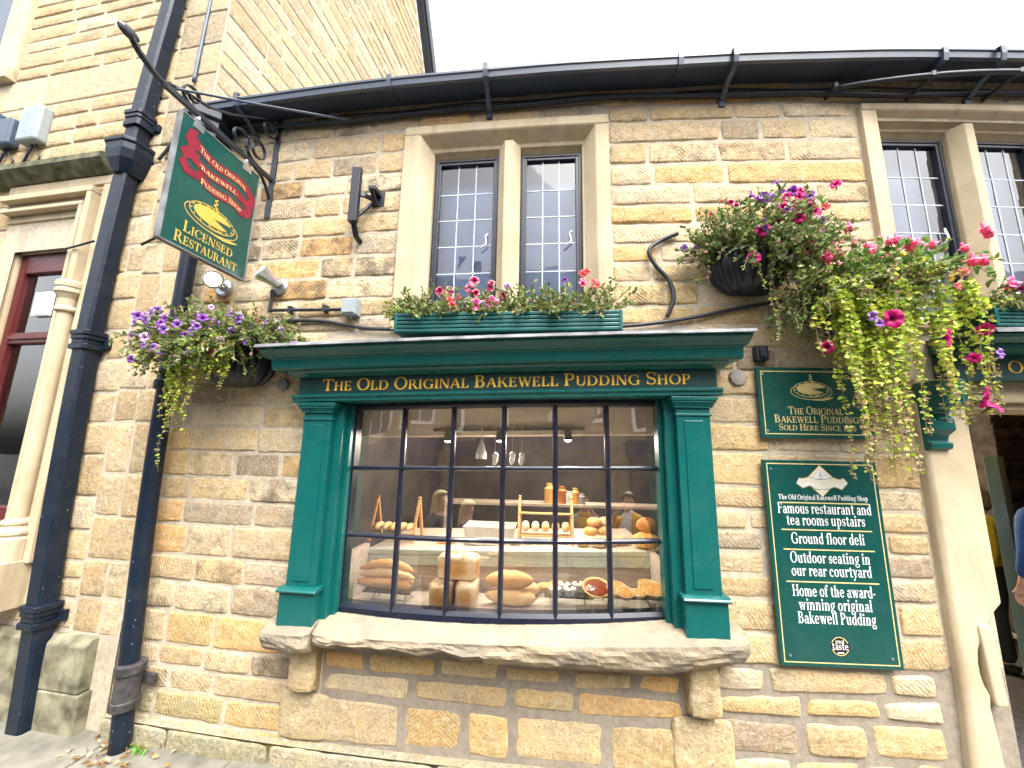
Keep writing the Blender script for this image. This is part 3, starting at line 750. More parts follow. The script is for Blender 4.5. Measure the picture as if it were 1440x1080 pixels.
# ---------------------------------------------------------------- lettering: every glyph is drawn as strokes
S_, T_, OV = .15, .062, .085
def arcp(cx, cz, rx, rz, a0, a1, tx, tz, n=18):
    out = []
    for i in range(n):
        q0, q1 = R(a0 + (a1 - a0) * i / n), R(a0 + (a1 - a0) * (i + 1) / n)
        out.append([(cx + rx * math.cos(q0), cz + rz * math.sin(q0)), (cx + rx * math.cos(q1), cz + rz * math.sin(q1)),
                    (cx + (rx - tx) * math.cos(q1), cz + (rz - tz) * math.sin(q1)), (cx + (rx - tx) * math.cos(q0), cz + (rz - tz) * math.sin(q0))])
    return out
def bar(x0, x1, z0, z1): return [[(x0, z0), (x1, z0), (x1, z1), (x0, z1)]]
def ser(x, w, z, up, ov=None):
    ov = OV if ov is None else ov; d = 1 if up else -1
    return [[(x - ov, z), (x + w + ov, z), (x + w + ov, z + d * .032), (x + w, z + d * .085), (x, z + d * .085), (x - ov, z + d * .032)]]
def stem(x, z0=0, z1=1, w=None, sb=True, st=True, ov=None):
    w = w or S_
    return bar(x, x + w, z0, z1) + (ser(x, w, z0, True, ov) if sb else []) + (ser(x, w, z1, False, ov) if st else [])
def diag(x0, z0, x1, z1, w): return [[(x0, z0), (x0 + w, z0), (x1 + w, z1), (x1, z1)]]
def spine(pts, ws):
    out = []
    P = [Vector((p[0], p[1])) for p in pts]; L = []
    for i, p in enumerate(P):
        t = (P[min(i + 1, len(P) - 1)] - P[max(i - 1, 0)]).normalized(); n = Vector((-t.y, t.x)) * ws[i] / 2; L.append((p + n, p - n))
    for a, b in zip(L[:-1], L[1:]): out.append([tuple(a[0]), tuple(b[0]), tuple(b[1]), tuple(a[1])])
    return out
def S_curve(w, h, x=0):
    P = []; Wd = []
    for i in range(25):
        t = i / 24; q = R(25 + 245 * min(1, t / .5)) if t <= .5 else None
        if t <= .5:
            q = R(30 + 240 * t / .5); P.append((x + w / 2 + (w / 2 - .06) * math.cos(q), h * .74 + (h * .26 - .03) * math.sin(q)))
        else:
            q = R(90 - 240 * (t - .5) / .5); P.append((x + w / 2 + (w / 2 - .05) * math.cos(q), h * .26 + (h * .26 - .03) * math.sin(q)))
        Wd.append(T_ + (S_ * 1.1 - T_) * math.exp(-((t - .5) / .17) ** 2))
    return spine(P, Wd) + [[(x + w - .1, h * .74), (x + w - .03, h * .70), (x + w - .03, h * .98), (x + w - .07, h * .98)], [(x + .10, h * .26), (x + .03, h * .30), (x + .03, h * .02), (x + .07, h * .02)]]
def G(ch):
    s, t = S_, T_
    if ch == 'T': return bar(.03, .73, 1 - t, 1) + stem(.38 - s / 2, 0, 1, st=False) + [[(.0, .74), (.05, .74), (.10, 1 - t), (.03, 1), (.0, 1)], [(.76, .74), (.71, .74), (.66, 1 - t), (.73, 1), (.76, 1)]], .78
    if ch == 'H': return stem(.09) + stem(.60) + bar(.09 + s, .60, .49, .49 + t), .85
    if ch in 'EF':
        g = stem(.09, ov=.07) + bar(.09 + s, .56, 1 - t, 1) + bar(.09 + s, .46, .49, .49 + t) + [[(.58, .76), (.54, .76), (.46, 1 - t), (.56, 1), (.58, 1)], [(.48, .40), (.45, .40), (.42, .49), (.42, .55), (.45, .66), (.48, .66)]]
        if ch == 'E': g += bar(.09 + s, .58, 0, t) + [[(.63, .27), (.59, .27), (.48, t), (.58, 0), (.61, 0)]]
        return g, (.68 if ch == 'E' else .63)
    if ch == 'L': return stem(.09) + bar(.09 + s, .56, 0, t) + [[(.62, .29), (.58, .29), (.46, t), (.56, 0), (.60, 0)]], .65
    if ch == 'O': return arcp(.46, .5, .44, .52, 0, 360, s * 1.06, t, 30), .92
    if ch == 'D': return stem(.09) + bar(.2, .40, 1 - t, 1) + bar(.2, .40, 0, t) + arcp(.40, .5, .42, .5, -90, 90, s * 1.05, t), .88
    if ch == 'P': return stem(.09) + bar(.2, .36, 1 - t, 1) + bar(.2, .36, .44, .44 + t) + arcp(.36, .72, .27, .28, -90, 90, s * .95, t), .68
    if ch == 'R': return stem(.09) + bar(.2, .36, 1 - t, 1) + bar(.2, .36, .46, .46 + t) + arcp(.36, .73, .26, .27, -90, 90, s * .95, t) + diag(.64, .0, .33, .47, s * 1.15) + bar(.70, .84, 0, .035), .82
    if ch == 'B': return stem(.09) + bar(.2, .36, 1 - t, 1) + bar(.2, .38, .50, .50 + t) + bar(.2, .38, 0, t) + arcp(.36, .77, .24, .23, -90, 90, s * .9, t) + arcp(.38, .28, .28, .28, -90, 90, s, t), .73
    if ch == 'I': return stem(.09), .34
    if ch == 'C': return arcp(.47, .5, .44, .52, 48, 312, s * 1.05, t, 26) + [[(.74, .66), (.78, .66), (.78, .98), (.74, .98), (.70, .90)], [(.70, .12), (.76, .10), (.80, .27), (.76, .27)]], .83
    if ch == 'G': return arcp(.47, .5, .44, .52, 48, 300, s * 1.05, t, 26) + stem(.68, .03, .46, sb=False) + [[(.74, .66), (.78, .66), (.78, .98), (.74, .98), (.70, .90)]], .93
    if ch == 'N': return stem(.10, w=t, ov=.08) + stem(.70, w=t, sb=False, ov=.08) + diag(.70 + t - s * 1.1, 0, .08, 1, s * 1.1), .88
    if ch == 'A': return diag(.05, 0, .36, 1, t * 1.1) + diag(.62, 0, .36 - .02, 1, s * 1.1) + bar(.18, .62, .32, .32 + t) + bar(-.02, .20, 0, .035) + bar(.54, .86, 0, .035), .84
    if ch == 'K': return stem(.09) + diag(.24, .42, .62, 1, t * 1.2) + diag(.66, 0, .33, .56, s * 1.15) + bar(.52, .80, .965, 1) + bar(.60, .90, 0, .035), .86
    if ch == 'W': return diag(.30, 0, .06, 1, s) + diag(.30 + .02, 0, .55, 1, t) + diag(.72, 0, .47, 1, s) + diag(.72 + .03, 0, .99, 1, t) + bar(-.02, .30, .965, 1) + bar(.40, .68, .965, 1) + bar(.90, 1.12, .965, 1), 1.10
    if ch == 'U': return stem(.09, .30, 1, sb=False) + stem(.66, .26, 1, w=t, sb=False) + arcp(.405, .30, .315, .32, 180, 360, s * .8, t * 1.1), .82
    if ch == 'S': return S_curve(.56, 1.0, .03), .62
    if ch == '1': return stem(.16, ov=.08) + diag(.05, .80, .16, .95, .1), .46
    if ch == '8': return arcp(.28, .76, .22, .25, 0, 360, s * .75, t) + arcp(.28, .27, .26, .29, 0, 360, s * .85, t), .58
    if ch == '6': return arcp(.28, .30, .26, .32, 0, 360, s * .9, t) + arcp(.46, .36, .44, .66, 105, 185, s * .9, t), .58
    if ch == '5': return arcp(.24, .32, .26, .34, -150, 120, s * .85, t) + bar(.12, .48, .9, 1) + bar(.10, .10 + t, .52, 1), .56
    x = .66                                         # lower case
    if ch == 'a': return stem(.36, .05, x * .74, sb=False, st=False) + arcp(.30, x * .72, .21, x * .30, 0, 170, s * .9, t) + arcp(.25, .19, .22, .21, 0, 360, s * .8, t) + bar(.44, .60, 0, .06), .58
    if ch == 'b': return stem(.10, .02, 1, sb=False, ov=.04) + arcp(.32, x / 2, .27, x / 2 + .02, -150, 150, s, t), .64
    if ch == 'c': return arcp(.30, x / 2, .28, x / 2 + .02, 45, 315, s, t) + arcp(.43, x * .78, .09, .09, 0, 360, .088, .088, 10), .56
    if ch == 'd': return stem(.40, 0, 1, ov=.04) + arcp(.30, x / 2, .28, x / 2 + .02, 30, 330, s, t), .64
    if ch == 'e': return arcp(.30, x / 2, .28, x / 2 + .02, 0, 325, s, t) + bar(.10, .56, x * .50, x * .50 + t), .60
    if ch == 'f': return stem(.12, 0, .80, st=False) + arcp(.34, .80, .22, .22, 60, 180, s, t * 1.3) + bar(.0, .42, x - .05, x + .02) + arcp(.42, .93, .08, .08, 0, 360, .078, .078, 10), .42
    if ch == 'g': return arcp(.27, x * .62, .22, x * .40, 0, 360, s * .8, t) + arcp(.29, -.12, .27, .17, 0, 360, s * .6, t) + spine([(.20, .16), (.12, .08), (.22, .02)], [.08, .09, .08]) + bar(.40, .58, x - .05, x + .03), .58
    if ch == 'h': return stem(.09, ov=.05) + stem(.44, 0, x * .72, st=False, ov=.05) + arcp(.38, x * .66, .21, x * .36, 0, 150, s, t * 1.1), .70
    if ch == 'i': return stem(.09, 0, x, ov=.05) + arcp(.165, .88, .10, .10, 0, 360, .098, .098, 12), .34
    if ch == 'k': return stem(.09, ov=.05) + diag(.22, .26, .46, x, t * 1.2) + diag(.48, 0, .26, .38, s * 1.1) + bar(.36, .60, x - .04, x) + bar(.42, .68, 0, .04), .66
    if ch == 'l': return stem(.09, ov=.05), .34
    if ch == 'm': return stem(.09, 0, x, ov=.05) + stem(.43, 0, x * .72, st=False, ov=.05) + stem(.77, 0, x * .72, st=False, ov=.05) + arcp(.37, x * .66, .21, x * .36, 0, 150, s, t * 1.1) + arcp(.71, x * .66, .21, x * .36, 0, 150, s, t * 1.1), 1.03
    if ch == 'n': return stem(.09, 0, x, ov=.05) + stem(.44, 0, x * .72, st=False, ov=.05) + arcp(.38, x * .66, .21, x * .36, 0, 150, s, t * 1.1), .70
    if ch == 'o': return arcp(.31, x / 2, .29, x / 2 + .02, 0, 360, s, t, 24), .62
    if ch == 'p': return stem(.10, -.30, x, ov=.05) + arcp(.33, x / 2, .27, x / 2 + .02, -150, 150, s, t), .66
    if ch == 'r': return stem(.09, 0, x, ov=.05) + arcp(.40, x * .62, .22, x * .40, 60, 160, s, t * 1.4) + arcp(.45, x * .86, .085, .085, 0, 360, .084, .084, 10), .50
    if ch == 's': return S_curve(.42, x, .03), .48
    if ch == 't': return stem(.13, .05, .84, sb=False, st=False) + bar(.02, .42, x - .05, x + .02) + arcp(.32, .14, .19, .15, 190, 320, s * .8, t * 1.3), .44
    if ch == 'u': return stem(.07, .2, x, sb=False, ov=.05) + stem(.42, 0, x, ov=.04) + arcp(.29, .22, .22, .24, 180, 320, s, t * 1.1), .67
    if ch == 'v': return diag(.25, 0, .06, x, s) + diag(.25, 0, .46, x, t) + bar(-.02, .28, x - .04, x) + bar(.36, .60, x - .04, x), .58
    if ch == 'w': return diag(.24, 0, .06, x, s) + diag(.25, 0, .42, x, t) + diag(.56, 0, .36, x, s) + diag(.57, 0, .76, x, t) + bar(-.02, .28, x - .04, x) + bar(.68, .90, x - .04, x), .90
    if ch == 'y': return diag(.25, 0, .06, x, s) + diag(.14, -.28, .46, x, t * 1.1) + bar(-.02, .28, x - .04, x) + bar(.36, .60, x - .04, x) + arcp(.12, -.22, .085, .085, 0, 360, .084, .084, 10), .58
    if ch == '-': return bar(.04, .30, .28, .38), .36
    if ch == "·": return arcp(.12, .45, .08, .08, 0, 360, .078, .078, 12), .26
    return [], .30
def text_polys(txt, smallcaps=.78, track=.03):
    out = []; x = 0
    for w in txt.split(' '):
        for i, ch in enumerate(w):
            k = 1.0
            if smallcaps and i > 0 and (ch.isupper() or ch.isdigit()): k = smallcaps
            if smallcaps and ch.isdigit(): k = smallcaps
            g, adv = G(ch); out += [[(x + px * k, pz * k) for px, pz in p] for p in g]; x += adv * k + track
        x += .30
    return out, x - .30 - track
def text(mb, txt, xc, z, h, width=None, o=.0, m=0, sc=.78, track=.03, fn=None, layer=.00008):
    pl, w = text_polys(txt, sc, track); kx = (width / w) if width else h
    for i, p in enumerate(pl):
        oo = o + (i % 9) * layer; pts = []
        for px, pz in p:
            X = xc + (px - w / 2) * kx; Z = z + pz * h
            if fn: X, Z = fn(X, Z)
            pts.append((X, oo, Z))
        mb.poly(pts, m)
def ell(mb, cx, cz, rx, rz, o, m=0, a0=0, a1=360, th=None, n=40, fn=None, tz=None):
    for i in range(n):
        q0, q1 = R(a0 + (a1 - a0) * i / n), R(a0 + (a1 - a0) * (i + 1) / n)
        if th is None: pts = [(cx, cz), (cx + rx * math.cos(q0), cz + rz * math.sin(q0)), (cx + rx * math.cos(q1), cz + rz * math.sin(q1))]
        else:
            t2 = th if tz is None else tz
            pts = [(cx + rx * math.cos(q0), cz + rz * math.sin(q0)), (cx + rx * math.cos(q1), cz + rz * math.sin(q1)), (cx + (rx - th) * math.cos(q1), cz + (rz - t2) * math.sin(q1)), (cx + (rx - th) * math.cos(q0), cz + (rz - t2) * math.sin(q0))]
        mb.poly([((*(fn(*p) if fn else p),)[0], o, (fn(*p) if fn else p)[1]) for p in pts], m)
def ribbon(mb, pts, ws, o, m=0):
    for k, p in enumerate(spine(pts, ws)): mb.poly([(a, o + (k % 3) * .00008, b) for a, b in p], m)
def pudding(mb, cx, cz, k, o, m_line=0, m_fill=0):
    """a steaming pudding on an oval plate with one slice cut"""
    ell(mb, cx, cz - .10 * k, 1.0 * k, .42 * k, o, m_line, 150, 395, .030 * k)
    ell(mb, cx, cz, .86 * k, .40 * k, o + .0003, m_line, 0, 360, .028 * k)
    ell(mb, cx, cz + .03 * k, .70 * k, .29 * k, o + .0004, m_fill, 12, 322)
    for q in range(0, 360, 26):
        a = R(q); ribbon(mb, [(cx + .75 * k * math.cos(a), cz + .02 * k + .325 * k * math.sin(a)), (cx + .80 * k * math.cos(a + .12), cz + .01 * k + .35 * k * math.sin(a + .12))], [.03 * k, .045 * k], o + .0002, m_fill)
    ell(mb, cx + .14 * k, cz - .27 * k, .26 * k, .09 * k, o + .0007, m_line, 0, 360, .026 * k)
    ribbon(mb, [(cx + .04 * k, cz + .02 * k), (cx + .2 * k, cz - .13 * k), (cx + .45 * k, cz - .20 * k)], [.03 * k, .04 * k, .02 * k], o + .0009, m_line)
    ribbon(mb, [(cx + .0 * k, cz - .52 * k), (cx + .45 * k, cz - .53 * k), (cx + .75 * k, cz - .46 * k), (cx + 1.0 * k, cz - .40 * k)], [.04 * k, .07 * k, .10 * k, .03 * k], o + .001, m_line)
    pts = [(cx + .02 * k + .10 * k * math.sin(i * 1.05) * (1 - i / 22), cz + .40 * k + i * .027 * k) for i in range(15)]
    ribbon(mb, pts, [.045 * k] * 15, o + .0006, m_line)

# ---------------------------------------------------------------- the green shopfront
def tz(x): return .022 * x                            # the joinery follows the fall of the street
def bz(x): return .033 * (x + .06)
front = thing('shopfront', 'dark green painted timber shopfront with gold lettering, fluted cornice and black multi-paned bread window', 'shopfront', 0, 0, .75)
def shopfront():
    ld = MB(); ld.sweep([(0, 2.345), (.33, 2.318), (.337, 2.300), (.325, 2.298), (.31, 2.306), (0, 2.325)], -1.45, 1.265, 24, dz=tz, do=lambda x: nz(x * 6, 1, 1) * .004)
    curved('lead_flashing', ld, M['lead'], front)
    c = MB()
    c.sweep([(0, 2.318), (.315, 2.300), (.312, 2.286), (.295, 2.272), (.272, 2.258), (.262, 2.250), (0, 2.250)], -1.435, 1.255, 24, dz=tz)
    c.sweep([(0, 2.249), (.262, 2.249), (.258, 2.240), (.250, 2.238), (.245, 2.205), (.238, 2.188), (.225, 2.182), (0, 2.182)], -1.40, 1.235, 24, dz=tz)
    c.sweep([(0, 2.181), (.20, 2.181), (.185, 2.168), (.165, 2.158), (.145, 2.15), (.0, 2.15)], -1.33, 1.18, 24, dz=tz)
    curved('cornice', c, M['green'], front, bev=.002)
    f = MB(); f.sweep([(0, 2.149), (.120, 2.149), (.120, 2.045), (0, 2.045)], -1.30, 1.145, 24, dz=tz)
    curved('fascia', f, M['green_dark'], front)
    a = MB(); a.sweep([(0, 2.044), (.145, 2.044), (.150, 2.036), (.150, 2.028), (.138, 2.020), (.138, 2.004), (.128, 1.998), (0, 1.998)], -1.325, 1.165, 24, dz=tz)
    curved('architrave', a, M['green'], front, bev=.0015)
    g = MB(); 
    def put(txt, xc, w, h=.072):
        text(g, txt, xc, 2.068, h, w, .1225, 0, fn=lambda X, Z: (X, Z + tz(X)))
        text(g, txt, xc + .004, 2.0655, h, w, .1206, 1, fn=lambda X, Z: (X, Z + tz(X)))
    put('THE OLD ORIGINAL BAKEWELL PUDDING SHOP', -.07, 2.15)
    curved('lettering', g, [M['gold'], M['shadowred']], front, recalc=False)
    for x0, x1, inner, nm in ((-1.265, -1.055, 1, 0), (.905, 1.115, -1, 1)):
        sh = MB(); b0 = .75 + bz((x0 + x1) / 2)
        d = lambda x: tz((x0 + x1) / 2)
        ix0, ix1 = (x0, x1 + .075) if inner > 0 else (x0 - .075, x1)
        zt = 1.997 + tz(x0)
        sh.box(x0 + .015, x1 - .015, -.06, .112, b0 + .2, zt)                      # shaft
        sh.box(x0 + .055, x1 - .055, .112, .117, b0 + .24, zt - .13)               # raised panel on the shaft
        if inner > 0: sh.box(x1 - .015, x1 + .035, -.06, .07, b0, zt); sh.box(x1 + .035, x1 + .06, -.06, .02, b0, zt)
        else: sh.box(x0 - .035, x0 + .015, -.06, .07, b0, zt); sh.box(x0 - .06, x0 - .035, -.06, .02, b0, zt)
        p = curved('pilaster', sh, M['green'], front, bev=.004)
        cp = MB()
        for i, (e, za, zb) in enumerate(((.004, .105, .092), (.010, .060, .046), (.016, .046, .034), (.024, .034, .020), (.030, .020, .0))):
            cp.box(x0 + .012 - e, x1 - .012 + e, -.05, .115 + e, zt - za, zt - zb - .0005)
        curved('capital', cp, M['green'], p, bev=.002)
        bs = MB(); bs.box(x0, x1, -.06, .137, b0 - .02, b0 + .185); bs.sweep([(-.06, b0 + .186), (.150, b0 + .186), (.158, b0 + .195), (.150, b0 + .204), (.128, b0 + .212), (-.06, b0 + .212)], x0 - .012, x1 + .012, 2)
        curved('pilaster_base', bs, M['green'], p, bev=.003)
shopfront()
XB = [-.985, -.66, -.345, -.04, .26, .56, .870]
def bow(x): return -.055 + .088 * (1 - ((x + .06) / 1.0) ** 2)
ROWZ = [(.835, 1.19), (1.215, 1.590), (1.612, 1.965)]
def shop_window():
    f = MB(); bb = lambda x: bow(x)
    bzz = lambda x: bz(x) * .9
    f.sweep([(-.06, .735), (.040, .735), (.040, .775), (.028, .785), (-.06, .785)], -1.045, .925, 26, do=bb, dz=bzz)
    f.sweep([(-.05, .786), (.026, .786), (.022, .812), (.010, .832), (-.05, .832)], -1.02, .90, 26, do=bb, dz=bzz)
    f.sweep([(-.05, 1.962), (.015, 1.962), (.030, 1.975), (.030, 2.012), (-.05, 2.012)], -1.045, .925, 26, do=bb, dz=tz)
    for x0, x1, o1 in ((-1.045, -.985, .03), (.87, .925, .03)):
        c = (x0 + x1) / 2; f.box(x0, x1, bow(c) - .05, bow(c) + .022, .78 + bz(c), 1.98 + tz(c))
        f.box(x0 + .012, x1 - .012, bow(c) + .022, bow(c) + .034, .80 + bz(c), 1.97 + tz(c))
    for x in XB[1:-1]:
        o = bow(x); za, zb = .80 + bz(x), 1.97 + tz(x)
        f.vsweep([(x - .0145, o - .02), (x - .0145, o + .004), (x - .006, o + .022), (x + .006, o + .022), (x + .0145, o + .004), (x + .0145, o - .02)], za, zb)
    for zc in (1.2025, 1.601):
        f.sweep([(-.02, zc - .0135), (.004, zc - .0135), (.0215, zc - .006), (.0215, zc + .006), (.004, zc + .0135), (-.02, zc + .0135)], -.99, .875, 26, do=bb, dz=lambda x: tz(x) * .9)
    w = curved('window_frame', f, M['black'], front, bev=.002)
    rr = random.Random(4)
    for k in range(6):
        for r, (za, zb) in enumerate(ROWZ):
            p = MB(); xa, xb = XB[k], XB[k + 1]; j = lambda: rr.uniform(-.0025, .0025)
            pts = []
            for x, z in ((xa, za), (xb, za), (xb, zb), (xa, zb)):
                pts.append((x, bow(x) - .006 + -(z - 1.4) * .030 + j(), z + (bz(x) if r == 0 and z < 1 else tz(x) * .9)))
            p.poly(pts); curved('pane', p, M['glass'], w, recalc=False)
    # timber lining behind the glass
shop_window()

# stone sill
def sill():
    mb = MB()
    def topz(x): return .715 + .036 * (x + 1.25)
    for xa, xb, seed in ((-1.34, -1.045, 1), (-1.040, 1.205, 2)):
        n = int((xb - xa) / .02); rows = []
        for i in range(n + 1):
            x = xa + (xb - xa) * i / n; z0 = topz(x); fr = .165 + .035 * (1 - ((x + .06) / 1.2) ** 2) + (0 if seed == 2 else .02)
            e = min(x - xa, xb - x); fr -= .03 * math.exp(-e / .02)
            lo = .635 + (.055 * max(0, (x - .85) / .3)) + nz(x * 5, 2, seed) * .012 + (.03 if -.9 < x < -.1 else 0) * (.6 + nz(x * 8, 5, 2))
            if seed == 1: lo = .60 + nz(x * 9, 2, 3) * .02
            prof = [(-.08, lo), (-.08, z0 + .035), (.0, z0 + .032), (.10, z0 + .022), (fr - .03, z0 + .006), (fr, z0 - .012)]
            hh = z0 - .014 - lo
            for q in range(1, 9):
                t = q / 8; prof.append((fr - .004 + (nz(x * 5, t * 3, seed) * .015 + nz(x * 17, t * 9, 4) * .007 + nz(x * 45, t * 20, 9) * .003) * (1 if q < 8 else .6) - .05 * t ** 3 + .012 * math.sin(t * 3), z0 - .014 - hh * t))
            rows.append([mb.vert(x, o_, z_ + (nz(x * 20, o_ * 20, 1) * .003), c=(.50, .425, .29), u=0, so=-.25) for o_, z_ in prof])
        k = len(rows[0])
        for i in range(n):
            for j in range(k): mb.face((rows[i][j], rows[i][(j + 1) % k], rows[i + 1][(j + 1) % k], rows[i + 1][j]))
        mb.face(rows[0]); mb.face(rows[-1])
    s = thing('stone_sill', 'thick weathered stone sill with a broken front edge under the bread window', 'window sill', 0, .1, .63)
    t = NT('sill_stone'); a = t.noise(6, 5, .65)
    c = t.mix(t.ramp(a, [(.3, 0), (.7, 1)]), (.29, .23, .145), (.38, .31, .21))
    geo = t.new('ShaderNodeNewGeometry'); 
    dirt = t.ramp(t.noise(4.5, 7, .72), [(.40, 0), (.58, 1)])
    c = t.mix(t.math('MULTIPLY', dirt, .75), c, (.17, .155, .13)); c = t.mix(t.math('MULTIPLY', t.ramp(t.noise(60, 5, .7), [(.5, 0), (.7, 1)]), .5), c, (.3, .23, .14))
    t.base(c, .95, 0, .15); b = t.bump(t.noise(28, 6, .7), .7, .012); t.bump(t.noise(120, 3), .4, .003, b)
    curved('sill_slab', mb, t.mat, s)
sill()

# right-hand shopfront over the doorway
def right_front():
    t = thing('door_fascia', 'green fascia with gold lettering and scrolled bracket above the open doorway', 'fascia', 2.9, 0, 2.1)
    dzf = lambda x: .03 * (x - 2.45)
    ld = MB(); ld.sweep([(0, 2.385), (.33, 2.36), (.337, 2.335), (.31, 2.345), (0, 2.36)], 2.42, 4.2, 10, dz=dzf); curved('lead_flashing', ld, M['lead'], t)
    c = MB(); c.sweep([(0, 2.355), (.31, 2.335), (.30, 2.318), (.262, 2.300), (0, 2.300)], 2.43, 4.2, 10, dz=dzf)
    c.sweep([(0, 2.299), (.24, 2.299), (.235, 2.27), (.17, 2.262), (0, 2.262)], 2.45, 4.2, 10, dz=dzf); curved('cornice', c, M['green'], t, bev=.002)
    f = MB(); f.sweep([(0, 2.261), (.12, 2.261), (.12, 2.125), (0, 2.125)], 2.44, 4.2, 10, dz=dzf); curved('fascia', f, M['green_dark'], t)
    g = MB(); text(g, 'THE ORIGINAL BAKEWELL PUDDING SHOP', 3.47, 2.165, .066, 1.98, .1225, 0, fn=lambda X, Z: (X, Z + dzf(X))); curved('lettering', g, [M['gold']], t, recalc=False)
    k = MB()
    P = [(.0, 2.124), (.18, 2.124), (.18, 2.06), (.185, 2.05), (.175, 2.0), (.13, 1.965), (.085, 1.96), (.075, 1.945), (.10, 1.915), (.10, 1.86), (.06, 1.83), (.05, 1.80), (.075, 1.79), (.07, 1.76), (.03, 1.745), (0, 1.745)]
    k.sweep(P, 2.28, 2.40, 1); k.sweep([(o_ * 1.0 + .012, z_) for o_, z_ in P[1:9]] + [(.0, 1.96), (.0, 2.124)], 2.305, 2.375, 1)
    curved('bracket', k, M['green'], t, bev=.005)
right_front()

# ---------------------------------------------------------------- gutter, conduits, pipes
def gutter():
    t = thing('gutter', 'blue black box gutter running the length of the low eaves', 'gutter', 0, .1, 4.15)
    g = MB()
    P = [(.0, 4.20), (.0, 4.150), (.06, 4.135), (.175, 4.108), (.195, 4.112), (.20, 4.15), (.208, 4.153), (.208, 4.168), (.19, 4.170), (.185, 4.15), (.16, 4.13), (.06, 4.155), (.05, 4.20)]
    g.sweep(P, -2.32, 4.7, 50, dz=lambda x: .004 + .005 * nz(x * 1.5, 0, 0) + .01 * max(0, x - .5) - .0 * x); curved('channel', g, M['gutter'], t)
    u = MB(); u.sweep([(.0, 4.262), (.0, 4.205), (.06, 4.205), (.06, 4.262)], -2.36, 4.7, 40); curved('fascia_board', u, M['black'], t)
    for x in (-1.98, -.19, 1.36, 2.95):
        b = MB(); b.strap([(x, .0, 4.02), (x, .03, 4.03), (x, .10, 4.075), (x, .17, 4.085), (x, .212, 4.10), (x, .222, 4.14), (x, .224, 4.19), (x, .20, 4.195)], .032, .010)
        b.box(x - .02, x + .02, .0, .02, 3.98, 4.04); curved('gutter_bracket', b, M['gutter'], t, bev=.002)
    for x in (-.86, 1.02, 2.6):
        b = MB(); b.sweep([(.06, 4.13), (.18, 4.10), (.205, 4.105), (.214, 4.15), (.216, 4.19), (.2, 4.19), (.19, 4.13), (.06, 4.14)], x, x + .03, 1); curved('joint_clip', b, M['gutter'], t)
    c = MB(); pts = []
    for i in range(60):
        x = -2.2 + 6.9 * i / 59; pts.append((x, .03, 4.055 + .012 * math.sin(x * 2.1) - .008 * math.cos(x * 5)))
    c.tube(pts, .017, 8)
    tag(curved('conduit', c, M['iron'], smooth=True), 'black conduit pipe clipped along the wall just under the gutter', 'pipe')
    c = MB(); c.tube([(-1.5 + 4.6 * i / 40, .02, 4.10 + .008 * math.sin(i * .8)) for i in range(41)], .006, 6)
    tag(curved('cable', c, M['iron'], smooth=True), 'thin dark cable running between the gutter and the conduit pipe', 'cable')
gutter()
